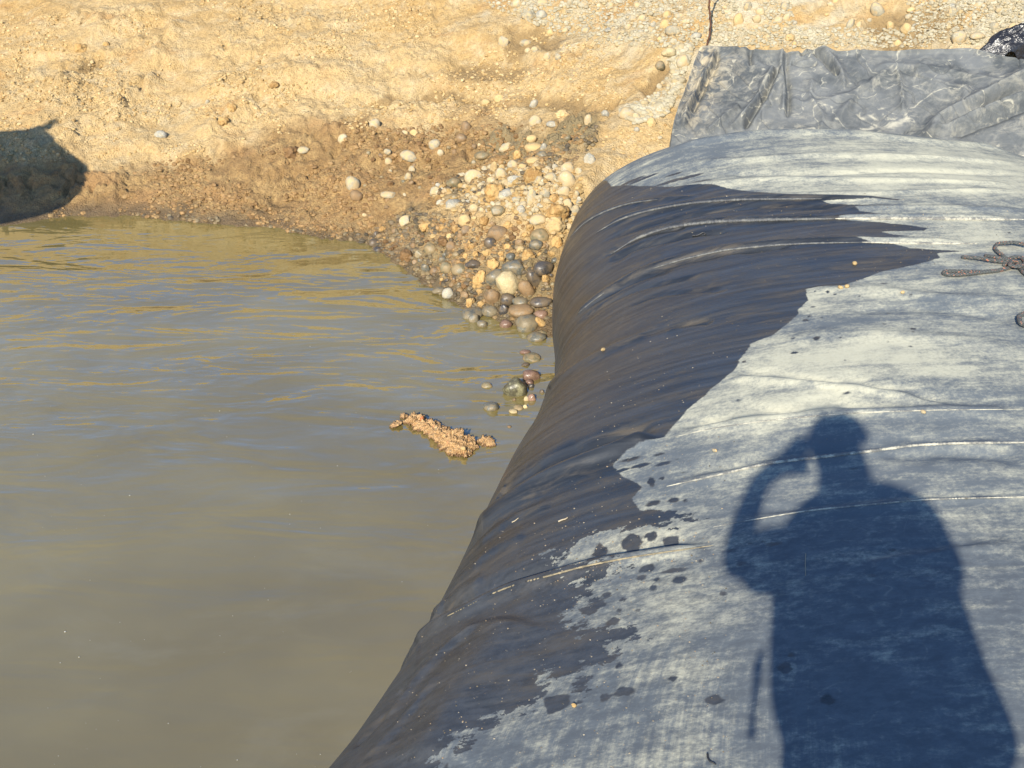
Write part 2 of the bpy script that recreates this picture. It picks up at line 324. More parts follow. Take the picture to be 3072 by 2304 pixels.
m.bump(m.math('ADD', m.math('MULTIPLY', n3, .5), m.math('MULTIPLY', m.noise(p, 120, 3), .75)), 1.0, m.mixf(aw, .022, .030) if False else .024)
M_EARTH = m.m
me = new_mesh('ground', np.stack([gxf, gyf, zg], -1), grid_faces(len(GY), len(GX)))
attr(me, 'wet', wet*sm(-.02, .02, zg+.02)); attr(me, 'silt', silt); attr(me, 'gravel', grav); attr(me, 'damp_shade', damp_shade*(1-wet)); attr(me, 'shore', sm(.085, .012, zg + .02*np.where(vis, fbm(gxf*9, gyf*9, seed=6), 0)))
ground = tag(link('ground', me, M_EARTH), 'bare ochre earth bank, wet and brown along the waterline, gravelly at the top right', 'ground', None, 'structure')
# =====================================================================  pond water
m = NT('muddy_water'); p = m.pos()
n1 = m.noise(m.scale(p, (.7, 1.0, 1)), .8, 4, .55); n2 = m.noise(m.scale(p, (1.0, 2.2, 1)), 2.0, 5, .6, .6)
c = m.mix(m.ramp(n1, .35, .68), (.128, .098, .030), (.170, .134, .046)); c = m.mix(m.math('MULTIPLY', m.ramp(n2, .5, .75), .35), c, (.175, .148, .075))
m.set('Base Color', c); m.set('Roughness', .02); m.set('IOR', 2.25); m.set('Specular IOR Level', .5)
r1 = m.noise(m.scale(m.addv(p, (.3, .1, 0)), (2.6, 9.5, 1)), 1.0, 2, .45, .5); r2 = m.noise(m.scale(p, (7, 22, 1)), 1.0, 2, .5, .4); r3 = m.noise(m.scale(m.addv(p, m.scale(p, (0, .5, 0))), (1.3, 2.4, 1)), 1.0, 3, .5, .6)
sxyz = m.t.nodes.new('ShaderNodeSeparateXYZ'); m.t.links.new(p, sxyz.inputs[0]); py_ = sxyz.outputs[1]
shel = m.math('MULTIPLY', m.ramp(py_, 2.3, 4.1, .22, 1.0), m.ramp(py_, 5.3, 6.3, 1.0, .28))
calm = m.ramp(m.noise(m.scale(p, (.5, .6, 1)), 1.0, 2), .35, .65, .35, 1.0)
cl = atz(*fr(5, (700, 860)), 0.0)
def rings(c, fade, k, amp):
    dv = m.t.nodes.new('ShaderNodeVectorMath'); dv.operation = 'DISTANCE'; m.t.links.new(p, dv.inputs[0]); dv.inputs[1].default_value = c
    return m.math('MULTIPLY', m.math('SINE', m.math('MULTIPLY', dv.outputs['Value'], k)), m.ramp(dv.outputs['Value'], .12, fade, amp, 0))
h = m.math('ADD', m.math('MULTIPLY', m.math('ADD', m.math('MULTIPLY', r1, .52), m.math('MULTIPLY', r2, .28)), calm), m.math('MULTIPLY', r3, 2.4))
h = m.math('MULTIPLY', h, shel)
h = m.math('ADD', h, rings(tuple(cl), .75, 62, .035)); h = m.math('ADD', h, rings(tuple(atz(*fr(5, (1500, 480)), 0.0)), .45, 75, .03))
m.bump(h, 1.0, .013)
M_WATER = m.m
wx_, wy_ = np.meshgrid(axis(-11, 2.0, .5, 12), axis(-10, 8, .5, 12))
me = new_mesh('pond_water', np.stack([wx_.ravel(), wy_.ravel(), 0*wx_.ravel()], -1), grid_faces(*wx_.shape))
pond = tag(link('pond_water', me, M_WATER), 'still muddy brown pond water reflecting the sky and the bank', 'water', None, 'structure')
# =====================================================================  the big water filled tube
TY = np.array([-4.0, 0.0, 1.0, 1.5, 1.9, 2.3, 2.7, 3.1, 3.5, 3.9, 4.2])
TXL = np.array([-1.6, -0.95, -0.72, -0.606, -0.424, -0.265, -0.145, -0.035, 0.098, 0.19, 0.2])
def tube_section(y):
    y0, yE, k1, Wd, k2, h0, k3, bul, zt0, zmE, xr = 3.912, 5.791, 2.494, .509, 2.591, 5.185, 2.474, .015, .94, .021, 1.499
    e = np.clip((y-y0)/(yE-y0), 0, 1); g = np.clip((y-h0)/(yE-h0), 0, 1); hf = (1-g**k3)**(1/k3)
    xl = pchip(TY, TXL, np.minimum(y, 4.2)) - bul*np.exp(-((y-4.6)/.35)**2) + Wd*(1-(1-e**k1)**(1/k2))
    return xl, 3.3+.1*y-xr*e**2, -.1+(zt0+.1)*hf, zmE+(.26-zmE)*hf
def tube_points(ys, ts, n=2.35):
    xL, xR, zt, zm = tube_section(ys); a = (xR-xL)/2; xc = (xR+xL)/2; c, s = np.cos(ts), np.sin(ts)
    cx = np.sign(c)*np.abs(c)**(2/n); sz = np.sign(s)*np.abs(s)**(2/n)
    X = xc[:, None]+a[:, None]*cx[None]; Z = zm[:, None]+np.where(sz[None] >= 0, (zt-zm)[:, None]*sz[None], .75*sz[None])
    return np.stack([X, np.repeat(ys[:, None], len(ts), 1), Z], -1)
tt = np.linspace(math.pi*1.45, -.45*math.pi, 6000); ref = tube_points(np.array([2.5]), tt)[0]
arc = np.r_[0, np.cumsum(np.linalg.norm(np.diff(ref, axis=0), axis=1))]
i0 = np.argmin(np.where(tt > math.pi*.9, np.abs(ref[:, 2]+.12), 9)); i1 = np.argmin(np.abs(ref[:, 0]-2.75)*(ref[:, 2] > .3) + 9*(ref[:, 2] <= .3))
sa = np.r_[np.linspace(0, arc[i0], 10)[:-1], np.arange(arc[i0], arc[i1], .0080), np.linspace(arc[i1], arc[-1], 40)]
TS = np.interp(sa, arc, tt)
TYS = np.r_[np.linspace(-4.0, .62, 24), np.arange(.66, 5.15, .0080), np.linspace(5.16, 5.785, 50)]
TP = tube_points(TYS, TS); nty, ntx = TP.shape[:2]
def grid_normals(P):
    du = np.gradient(P, axis=1); dv = np.gradient(P, axis=0); n = np.cross(du, dv); n /= np.linalg.norm(n, axis=-1)[..., None]+1e-12; return n
TN = grid_normals(TP)
if TN[nty//2, ntx//2, 2] < 0: TN = -TN
# pixel lookup of the tube surface
IDW, IDO = 1500, 200
tpx, tdep = proj(TP.reshape(-1, 3)); nn = TN.reshape(-1, 3); vd = TP.reshape(-1, 3)-np.array([0, 0, H])
front = ((nn*vd).sum(1) < 0) & (tdep > .3) & (tpx[:, 0] > -IDO) & (tpx[:, 0] < IDW-IDO-1) & (tpx[:, 1] > -IDO) & (tpx[:, 1] < IDW-IDO-1)
fi = np.where(front)[0]; fi = fi[np.argsort(-tdep[fi])]
idm = np.full((IDW, IDW), -1); idm[(tpx[fi, 1]+IDO).astype(int), (tpx[fi, 0]+IDO).astype(int)] = fi
TPf = TP.reshape(-1, 3)
def thit(c, pts, off=0.0):
    q = fr(c, pts) if c is not None else np.asarray(pts, float); out = []; nrm = []
    for px, py in q.reshape(-1, 2):
        for r in (4, 10, 25, 60, 140):
            x0, y0 = int(px)+IDO, int(py)+IDO; x0 = min(max(x0, 0), IDW-1); y0 = min(max(y0, 0), IDW-1)
            s = idm[max(0, y0-r):y0+r+1, max(0, x0-r):x0+r+1]; s = s[s >= 0]
            if len(s): break
        if not len(s): out.append((np.nan,)*3); nrm.append((0, 0, 1)); continue
        k = s[np.argmin(((tpx[s]-[px, py])**2).sum(1))]; v, n_ = TPf[k], nn[k]
        d = ray(px, py); t = ((v-np.array([0, 0, H])) @ n_)/(d @ n_); P = d*t+np.array([0, 0, H])
        if np.linalg.norm(P-v) > .05: P = v
        out.append(P+n_*off); nrm.append(n_)
    return np.array(out), np.array(nrm)
# ---- folds: (crop, points, half width, height, kind)  r ridge, g groove, s step down on the far side
FOLDS = [
 (6, [(165, 320), (230, 255), (330, 200), (440, 165), (600, 140), (760, 130)], .016, .008, 'r'),
 (6, [(280, 300), (400, 235), (560, 190), (760, 160), (1000, 147), (1300, 147), (1660, 152)], .024, .016, 'r'),
 (6, [(300, 345), (480, 275), (640, 235), (800, 205), (1000, 185), (1450, 190)], .022, -.010, 'r'),
 (6, [(350, 395), (480, 318), (640, 270), (850, 246), (1100, 238), (1360, 234), (1800, 236), (2212, 240)], .020, .015, 'r'),
 (6, [(330, 450), (450, 372), (600, 335), (740, 312), (900, 296)], .022, -.016, 'r'),
 (6, [(320, 410), (420, 350), (560, 300), (700, 275)], .020, -.010, 'r'),
 (6, [(330, 560), (420, 505), (560, 452), (700, 412), (900, 372), (1200, 348), (1480, 341), (2000, 345)], .018, .014, 'r'),
 (6, [(320, 585), (420, 528), (560, 474), (700, 432), (900, 392), (1200, 366)], .024, -.014, 'r'),
 (6, [(200, 665), (300, 585), (400, 525)], .02, .010, 'r'), (6, [(240, 640), (380, 560), (520, 500), (640, 470)], .02, -.008, 'r'),
 (6, [(190, 720), (330, 625), (480, 560), (620, 530), (760, 500)], .018, -.008, 'r'), (6, [(430, 640), (560, 590), (700, 575), (880, 565)], .016, -.007, 'r'),
 (6, [(480, 770), (600, 735), (700, 712), (820, 695)], .020, -.012, 'r'), (6, [(20, 1040), (110, 960), (210, 890), (310, 842), (420, 790), (560, 745), (700, 725)], .03, .010, 'r'),
 (6, [(860, 958), (1000, 970), (1250, 988), (1500, 1010), (1720, 1040), (1900, 1072)], .020, .013, 's'), (6, [(860, 945), (1000, 955), (1250, 970), (1500, 990), (1720, 1018)], .03, .002, 'r'),
 (6, [(2212, 1094), (1900, 1096), (1500, 1108), (1100, 1140), (800, 1182), (620, 1222)], .030, .016, 's'),
 (7, [(1800, 5), (1650, 52), (1560, 92), (1400, 152), (1250, 217), (1130, 285), (1000, 375), (920, 445), (850, 515)], .045, .040, 's'),
 (8, [(0, 445), (200, 400), (450, 345), (650, 320), (900, 290), (1100, 266), (1300, 258), (1541, 256)], .022, .010, 's'),
 (8, [(300, 602), (640, 546), (900, 521), (1150, 500), (1541, 490)], .016, .007, 's'),
 (8, [(860, 775), (1100, 740), (1300, 705), (1541, 690)], .02, .006, 's'), (8, [(880, 290), (1100, 290), (1300, 296), (1541, 300)], .04, -.014, 'r'),
 (7, [(2050, 556), (1830, 586), (1600, 622), (1400, 662), (1250, 702), (1080, 747), (960, 792), (830, 857), (700, 920), (600, 1000), (490, 1120)], .030, .022, 's'),
 (7, [(1060, 885), (1000, 960), (920, 1080), (830, 1220), (740, 1370), (650, 1520), (580, 1640)], .09, .020, 'r'),
 (7, [(880, 560), (980, 470), (1100, 400), (1250, 350)], .025, .010, 'r'), (7, [(760, 740), (860, 650), (980, 560), (1120, 500)], .03, .010, 'r'), (7, [(640, 900), (760, 800), (900, 720)], .03, .010, 'r'),
 (7, [(400, 1420), (520, 1270), (640, 1130), (760, 1020), (900, 940)], .025, .010, 'r'), (7, [(250, 1560), (400, 1400), (520, 1240)], .02, -.008, 'r'), (7, [(330, 1600), (470, 1450), (600, 1300), (700, 1180)], .02, .007, 'r'),
 (3, [(0, 1140), (400, 1100), (900, 1085), (1500, 1090), (2212, 1120)], .03, .012, 'r'), (3, [(150, 985), (600, 960), (1000, 940), (1600, 950), (2212, 985)], .03, .012, 'r'), (3, [(300, 1045), (900, 1050), (1500, 1030), (2212, 1050)], .03, -.012, 'r'),
 (3, [(600, 1190), (1200, 1170), (1800, 1155), (2212, 1160)], .02, .008, 'r'), (3, [(1100, 1262), (1600, 1258), (2212, 1275)], .02, .009, 'r'), (3, [(0, 930), (300, 850), (700, 800), (1100, 805), (1600, 850), (2212, 900)], .045, .018, 'r'),
 (6, [(1230, 562), (1500, 560), (1800, 590), (2212, 610)], .035, .010, 'r'), (6, [(1400, 660), (1700, 640), (2000, 660), (2212, 690)], .04, -.010, 'r'), (6, [(1100, 800), (1400, 760), (1800, 770), (2212, 820)], .05, .010, 'r'),
]
TZ = np.zeros(len(TPf)); fx, fy, fz = TPf.T
zoneT = (fy > .6) & (fz > -.3); zi = np.where(zoneT)[0]
for c, pts, wd, am, kd in FOLDS:
    pl, pn = thit(c, densify(pts, 5)); ok = ~np.isnan(pl[:, 0]); pl = pl[ok]
    lo, hi = pl.min(0)-.25, pl.max(0)+.25
    s = zi[((TPf[zi] > lo) & (TPf[zi] < hi)).all(1)]
    d, t = seg_dist(TPf[s], pl)
    tap = sm(0, .12, t)*sm(1, .88, t) if c != 7 or kd == 's' else sm(0, .1, t)*sm(1, .9, t)
    wv = 1 + .35*vnoise(t*9, t*0+len(pts), seed=len(pts))
    if kd == 'r': TZ[s] += am*np.exp(-(d/(wd*wv))**2)*tap
    else:
        ip = np.clip((t*(len(pl)-1)).astype(int), 0, len(pl)-2); tg = pl[ip+1]-pl[ip]; tg /= np.linalg.norm(tg, axis=1)[:, None]+1e-9
        nrm_ = nn[s]; sd = (np.cross(nrm_, tg)*(TPf[s]-pl[ip])).sum(1); u = sd/(wd*wv)
        sgn = np.sign(np.cross(nrm_[len(s)//2], tg[len(s)//2])[1]) or 1; u = u*sgn
        TZ[s] += am*(np.exp(-u*u) - .75*np.exp(-((u-1.7)/1.3)**2))*tap*sm(.3, .2, d)
# fine running creases, stronger on the flank and far end, plus a slack fabric undulation
yy = fy + .10*fx
far_ = sm(2.2, 4.0, fy); flank = sm(.95, .5, fz)
TZ += zoneT*((.0009*far_+.0003)*fbm(fx*.9, yy*13, seed=51, oct=2)*(.5+.7*flank) + .010*fbm(fx*1.1, yy*1.6, seed=52, oct=2) + 0.0004*fbm(fx*4, yy*8, seed=53, oct=2))
TP2 = (TPf + nn*TZ[:, None]).reshape(TP.shape)
# ---- wet stain outline
WETP = np.vstack([fr(6, [(355, 92), (480, 86), (640, 88), (820, 84), (905, 104), (1000, 118), (1140, 130), (1000, 140), (1300, 146), (1500, 143), (1668, 150), (1640, 155), (1300, 160), (1340, 172), (1450, 176), (1630, 182), (1600, 188), (1450, 190), (1470, 205), (1560, 218), (1690, 230), (1560, 227), (1370, 236), (1440, 248), (1560, 257), (1690, 270), (1778, 282), (1760, 294), (1560, 299), (1620, 312), (1720, 321), (1560, 326), (1450, 340), (1520, 352), (1620, 354), (1700, 374), (1830, 382), (1952, 388), (1815, 397), (1832, 420), (1760, 440), (1700, 455), (1560, 482), (1520, 500), (1430, 530), (1400, 545), (1290, 548), (1228, 558), (1238, 610), (1198, 650), (1195, 670), (1150, 712), (1080, 765), (980, 805), (972, 830), (945, 860), (920, 905), (905, 930), (860, 965), (800, 1010), (780, 1035), (700, 1095), (660, 1140), (630, 1170), (590, 1222), (520, 1250), (430, 1292), (345, 1352)]),
                  fr(7, [(1560, 110), (1540, 150), (1600, 215), (1700, 262), (1640, 330), (1700, 380), (1830, 372), (1870, 400), (2012, 428), (1900, 438), (1700, 452), (1640, 470), (1480, 486), (1430, 500), (1360, 545), (1250, 590), (1240, 650), (1290, 680), (1420, 665), (1560, 640), (1600, 640), (1540, 690), (1400, 745), (1460, 780), (1400, 820), (1430, 870), (1340, 900), (1400, 960), (1500, 960), (1560, 950), (1628, 965), (1640, 1000), (1590, 1040), (1555, 1060), (1545, 1110), (1480, 1130), (1400, 1160), (1395, 1245), (1340, 1180), (1300, 1215), (1230, 1205), (1200, 1260), (1180, 1310), (1100, 1350), (1050, 1390), (900, 1432), (850, 1500), (790, 1560), (740, 1560), (690, 1620), (640, 1700), (600, 1900)])])
wp, _ = thit(None, WETP); wp = wp[~np.isnan(wp[:, 0])][:, :2]
WPOLY = np.vstack([wp, [(-3, .3), (-3, 6.2), (.42, 6.2)]])
wetd = np.full(len(TPf), -.5); zz = zi[(fy[zi] < 5.6)]
wetd[zz] = -np.clip(sdf(TPf[zz][:, :2], WPOLY), -.5, .5)
spot = np.full(len(TPf), -.02)
SPOTS = [(6, 1275, 790, 17, 6), (6, 1170, 788, 11, 4), (6, 1178, 849, 15, 6), (6, 995, 950, 8, 5), (6, 927, 1060, 9, 4), (6, 1412, 1028, 20, 4), (6, 952, 890, 9, 6), (6, 1228, 700, 14, 5), (6, 1245, 682, 10, 4), (6, 1580, 535, 14, 3), (6, 1600, 660, 9, 3), (6, 1710, 735, 14, 5), (6, 1700, 813, 9, 3), (6, 1580, 713, 9, 3), (6, 1600, 797, 7, 2.5), (6, 1406, 882, 6, 3), (6, 1326, 575, 10, 4), (6, 1270, 570, 7, 3), (6, 1360, 583, 9, 3), (6, 1262, 640, 12, 3), (6, 1382, 785, 8, 3), (6, 2145, 305, 7, 2.5), (6, 1470, 590, 8, 3), (6, 1700, 590, 7, 3), (6, 1800, 700, 7, 3), (6, 1708, 755, 10, 3), (6, 1300, 690, 7, 3),
 (8, 205, 1360, 40, 20), (8, 695, 1360, 28, 20), (8, 508, 1222, 30, 22), (8, 538, 1167, 14, 9), (8, 25, 1270, 18, 13), (8, 242, 903, 13, 11), (8, 476, 906, 10, 5), (8, 322, 773, 22, 9), (8, 147, 762, 13, 8), (8, 55, 843, 30, 15), (8, 30, 502, 24, 11), (8, 80, 503, 8, 7), (8, 360, 688, 12, 5), (8, 416, 678, 9, 4), (8, 460, 690, 35, 8), (8, 280, 716, 18, 7), (8, 45, 325, 9, 3), (8, 230, 350, 8, 3), (8, 70, 380, 14, 3), (8, 1250, 300, 6, 2), (8, 975, 710, 16, 6), (8, 885, 826, 18, 6),
 (7, 1270, 1330, 65, 45), (7, 1510, 1305, 25, 22), (7, 1605, 1275, 55, 22), (7, 1580, 1147, 18, 18), (7, 1385, 1325, 18, 10), (7, 1880, 722, 32, 16), (7, 1750, 760, 18, 18), (7, 1850, 328, 22, 12), (7, 1910, 330, 11, 9), (7, 1750, 345, 36, 14), (7, 1795, 222, 14, 8), (7, 1520, 795, 24, 16), (7, 1600, 818, 18, 12), (7, 1640, 530, 48, 40), (7, 1740, 500, 30, 18), (7, 1835, 520, 40, 26), (7, 1720, 665, 40, 18), (7, 1850, 675, 60, 12), (7, 1480, 840, 34, 22), (7, 1550, 930, 36, 18), (7, 1420, 870, 34, 20), (7, 1675, 873, 16, 8), (7, 1580, 872, 12, 10), (7, 1770, 720, 16, 11), (7, 1690, 710, 26, 14), (7, 1560, 610, 40, 14), (7, 1460, 640, 40, 16), (7, 1480, 560, 36, 30), (7, 1640, 130, 60, 8), (7, 1780, 105, 30, 6), (7, 1690, 160, 50, 10), (7, 1800, 150, 40, 9), (7, 1590, 185, 40, 9), (7, 1740, 240, 18, 24), (7, 1620, 260, 40, 8), (7, 1985, 628, 14, 7), (7, 1985, 566, 18, 7), (7, 720, 1650, 14, 14), (7, 1700, 560, 30, 8), (7, 1900, 545, 20, 8), (7, 2100, 790, 14, 10),
 (6, 500, 52, 60, 4), (6, 700, 42, 60, 5), (6, 620, 62, 70, 5), (6, 430, 72, 60, 5), (6, 760, 66, 40, 4), (6, 640, 30, 40, 3), (6, 1450, 1355, 20, 4)]
for c, cx, cy, rx, ry in SPOTS:
    P, _ = thit(c, [(cx, cy)]); P = P[0]
    if np.isnan(P[0]): continue
    d = P-np.array([0, 0, H]); L = np.linalg.norm(d); s = CR[c][0]*3; r1 = rx/s/F*L; r2 = ry/s/F*L/max(.25, -d[2]/L)
    k = zi[(np.abs(fx[zi]-P[0]) < r1*2+.06) & (np.abs(fy[zi]-P[1]) < r2*2+.06)]
    an = np.arctan2(fy[k]-P[1], fx[k]-P[0]); wob = 1+.10*np.sin(3*an+cx)+.10*np.sin(4*an+cy)+.08*np.sin(7*an+cx*cy)
    v = (1-np.hypot((fx[k]-P[0])/r1, (fy[k]-P[1])/r2)/wob)*min(r1, r2)
    spot[k] = np.maximum(spot[k], np.clip(v, -.02, .02))
# ---- dusty places
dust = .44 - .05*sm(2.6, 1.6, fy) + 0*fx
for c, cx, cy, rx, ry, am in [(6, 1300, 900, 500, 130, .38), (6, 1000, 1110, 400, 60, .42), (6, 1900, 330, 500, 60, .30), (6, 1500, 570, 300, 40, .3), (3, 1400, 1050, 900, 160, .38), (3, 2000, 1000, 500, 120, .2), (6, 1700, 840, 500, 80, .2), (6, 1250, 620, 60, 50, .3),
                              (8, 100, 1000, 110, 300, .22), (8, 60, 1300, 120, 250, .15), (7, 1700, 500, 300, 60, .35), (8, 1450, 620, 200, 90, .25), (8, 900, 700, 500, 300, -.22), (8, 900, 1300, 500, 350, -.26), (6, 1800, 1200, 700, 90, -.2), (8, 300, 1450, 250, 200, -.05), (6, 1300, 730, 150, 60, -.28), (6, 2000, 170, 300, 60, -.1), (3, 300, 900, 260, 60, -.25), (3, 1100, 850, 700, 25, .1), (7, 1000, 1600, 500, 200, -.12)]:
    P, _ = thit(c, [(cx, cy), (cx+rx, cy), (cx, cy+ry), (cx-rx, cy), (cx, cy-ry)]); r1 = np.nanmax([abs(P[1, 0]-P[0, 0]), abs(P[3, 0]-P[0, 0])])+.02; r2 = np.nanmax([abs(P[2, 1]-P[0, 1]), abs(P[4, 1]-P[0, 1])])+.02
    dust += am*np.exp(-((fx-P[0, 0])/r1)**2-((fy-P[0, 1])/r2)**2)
m = NT('tube_fabric'); tc = m.attr('tc', True); wd_ = m.attr('wetd'); du = m.attr('dust'); fl = m.attr('flank'); px_ = m.pos()
e1 = m.noise(m.scale(tc, (1, 1.6, 1)), 16, 5, .7); e2 = m.noise(tc, 70, 3, .6)
patch = m.ramp(m.noise(m.scale(tc, (1.0, 1.8, 1)), 5, 3), .35, .65)
wsd = m.math('ADD', wd_, m.math('ADD', m.math('MULTIPLY', m.math('SUBTRACT', e1, .5), m.math('ADD', m.mixf(patch, .010, .022), m.math('MULTIPLY', m.attr('nearw'), .30))), m.math('MULTIPLY', m.math('SUBTRACT', e2, .5), .010)))
wsd = m.math('MAXIMUM', wsd, m.math('ADD', m.attr('spot'), m.math('MULTIPLY', m.math('SUBTRACT', e2, .5), .006)))
wet_ = m.ramp(wsd, -.003, .003)
s1 = m.noise(m.scale(tc, (1.3, 16, 1)), 1.0, 6, .65, .35); s2 = m.noise(m.scale(tc, (3.5, 46, 1)), 1.0, 5, .65, .2); s3 = m.noise(m.scale(tc, (52, 2.2, 1)), 1.0, 6, .68, .25); s4 = m.noise(m.scale(tc, (1, 1.5, 1)), 4.5, 7, .68, .1); s5 = m.noise(tc, 90, 4, .7)
stk = m.math('ADD', m.math('MULTIPLY', s1, .48), m.math('MULTIPLY', s2, .16)); stk = m.math('ADD', stk, m.math('MULTIPLY', s4, .61))
near = m.attr('nearleft'); stk = m.mixf(near, stk, m.math('ADD', m.math('MULTIPLY', s3, .55), m.math('MULTIPLY', s4, .70)))
s6 = m.noise(m.scale(tc, (1, 1.7, 1)), 20, 6, .75, .1)
stk = m.math('ADD', m.math('ADD', stk, m.math('MULTIPLY', m.math('SUBTRACT', s6, .5), .42)), m.math('MULTIPLY', s5, .30))
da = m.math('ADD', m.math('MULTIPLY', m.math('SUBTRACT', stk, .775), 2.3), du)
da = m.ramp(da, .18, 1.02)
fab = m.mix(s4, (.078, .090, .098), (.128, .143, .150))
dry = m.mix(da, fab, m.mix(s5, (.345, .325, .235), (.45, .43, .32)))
vn = m.noise(m.scale(tc, (1, 1.5, 1)), 2.6, 3, .5, .35); vv_ = m.ramp(m.math('ABSOLUTE', m.math('SUBTRACT', vn, .5)), .0, .010, 1, 0); vn2 = m.noise(m.scale(m.addv(tc, (3.7, 1.1, 0)), (1, 3.5, 1)), 2.2, 3, .5, .2); vv2 = m.ramp(m.math('ABSOLUTE', m.math('SUBTRACT', vn2, .5)), .0, .012, 1, 0)
dry = m.mix(m.math('MULTIPLY', m.math('MULTIPLY', vv_, m.ramp(s6, .42, .6)), .16), dry, (.44, .42, .31)); dry = m.mix(m.math('MULTIPLY', m.math('MULTIPLY', vv2, m.ramp(s6, .40, .55)), .30), dry, (.09, .10, .105))
blot = m.noise(m.scale(m.addv(tc, (9, 5, 0)), (2.2, 3.0, 1)), 1.6, 7, .75, .1); dry = m.mix(m.math('MULTIPLY', m.ramp(blot, .50, .68), .30), dry, (.12, .132, .138))
# scratches
sc = m.noise(m.scale(m.addv(tc, m.scale(m.noise(tc, 2.0, 2, col=True), .25)), (60, 2.5, 1)), 1.0, 2, .5)
dry = m.mix(m.math('MULTIPLY', m.ramp(sc, .72, .80), .18), dry, (.42, .40, .32))
dry = m.mix(m.math('MULTIPLY', m.math('MULTIPLY', m.ramp(wsd, -.075, -.005), m.math('ADD', m.math('MULTIPLY', m.attr('nearw'), .55), .12)), m.ramp(s6, .35, .62, 1, .2)), dry, (.055, .062, .070))
mudn = m.noise(m.scale(tc, (1.6, 7, 1)), 2.2, 6, .7, .5); gritn = m.noise(tc, 160, 2, .6)
wetc = m.mix(m.ramp(m.noise(m.scale(tc, (2, 30, 1)), 1.0, 5, .6, .3), .35, .7), (.013, .0145, .016), (.034, .036, .037))
wetc = m.mix(m.math('MULTIPLY', m.ramp(mudn, .47, .70), m.mixf(fl, .50, .80)), wetc, (.10, .076, .045))
wetc = m.mix(m.math('MULTIPLY', m.math('MULTIPLY', m.ramp(gritn, .70, .76), m.ramp(mudn, .46, .62)), .6), wetc, (.22, .16, .10))
wetc = m.mix(m.math('MULTIPLY', m.ramp(m.noise(m.scale(tc, (14, 1.2, 1)), 1.0, 5, .65, .6), .58, .74), m.math('MULTIPLY', fl, .50)), wetc, (.13, .12, .10))
wetc = m.mix(m.math('MULTIPLY', m.attr('nearw'), m.ramp(s6, .35, .70, .18, .72)), wetc, (.062, .064, .066))
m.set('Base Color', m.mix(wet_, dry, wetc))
m.set('Roughness', m.mixf(wet_, .9, m.ramp(mudn, .35, .7, .32, .62))); m.set('Specular IOR Level', m.mixf(wet_, .25, m.mixf(m.attr('nearw'), .60, .42)))
m.bump(m.math('ADD', m.math('MULTIPLY', s5, .35), m.math('ADD', m.math('MULTIPLY', s2, .25), m.math('MULTIPLY', m.noise(tc, 420, 2), .2))), .35, .004)
M_TUBE = m.m
me = new_mesh('tube_skin', TP2.reshape(-1, 3), grid_faces(nty, ntx))
TC = np.stack([np.broadcast_to(sa-arc[np.argmin(np.abs(ref[:, 0]))], (nty, ntx)), np.broadcast_to(TYS[:, None], (nty, ntx)), np.zeros((nty, ntx))], -1)
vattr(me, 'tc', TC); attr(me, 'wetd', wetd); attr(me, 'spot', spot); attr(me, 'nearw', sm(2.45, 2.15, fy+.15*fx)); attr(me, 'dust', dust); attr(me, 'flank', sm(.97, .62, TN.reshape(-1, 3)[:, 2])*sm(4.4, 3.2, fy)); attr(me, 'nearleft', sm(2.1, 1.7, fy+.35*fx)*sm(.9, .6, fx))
tube = empty('water_dam_tube', (.9, 1.5, 0), 'huge black fabric tube beside the pond, wet left flank, grey dried dust on top', 'fabric tube')
def child(o, par): o.parent = par; o.matrix_parent_inverse = par.matrix_world.inverted() if False else Matrix.Translation(-Vector(par.location)); return o
child(link('tube_skin', me, M_TUBE), tube)
TPf2 = TP2.reshape(-1, 3); tpx, tdep = proj(TPf2); nn = grid_normals(TP2).reshape(-1, 3)
if nn.reshape(nty, ntx, 3)[nty//2, ntx//2, 2] < 0: nn = -nn
TPf = TPf2; vd = TPf-np.array([0, 0, H])
front = ((nn*vd).sum(1) < 0) & (tdep > .3) & (tpx[:, 0] > -IDO) & (tpx[:, 0] < IDW-IDO-1) & (tpx[:, 1] > -IDO) & (tpx[:, 1] < IDW-IDO-1)
fi = np.where(front)[0]; fi = fi[np.argsort(-tdep[fi])]; idm[:] = -1; idm[(tpx[fi, 1]+IDO).astype(int), (tpx[fi, 0]+IDO).astype(int)] = fi
# ---- sewn seams: thin raised lines with dust caught on them
m = NT('seam_dust'); n1 = m.noise(m.pos(), 25, 4, .7); n2 = m.noise(m.pos(), 160, 3)
m.set('Base Color', m.mix(m.ramp(n1, .38, .62), (.13, .127, .115), m.mix(n2, (.33, .305, .225), (.45, .42, .33)))); m.set('Roughness', .9); m.bump(n2, .6, .004); M_SEAM = m.m
m = NT('seam_wet'); n1 = m.noise(m.pos(), 22, 4, .7); n2 = m.noise(m.pos(), 160, 3)
m.set('Base Color', m.mix(m.ramp(n1, .42, .66), (.05, .051, .052), (.12, .117, .10))); m.set('Roughness', .6); m.bump(n2, .6, .004); M_SEAMW = m.m
m = NT('seam_tan'); n1 = m.noise(m.pos(), 25, 4, .7); m.set('Base Color', m.mix(m.ramp(n1, .35, .65), (.10, .085, .055), (.27, .22, .13))); m.set('Roughness', .9); M_SEAMT = m.m
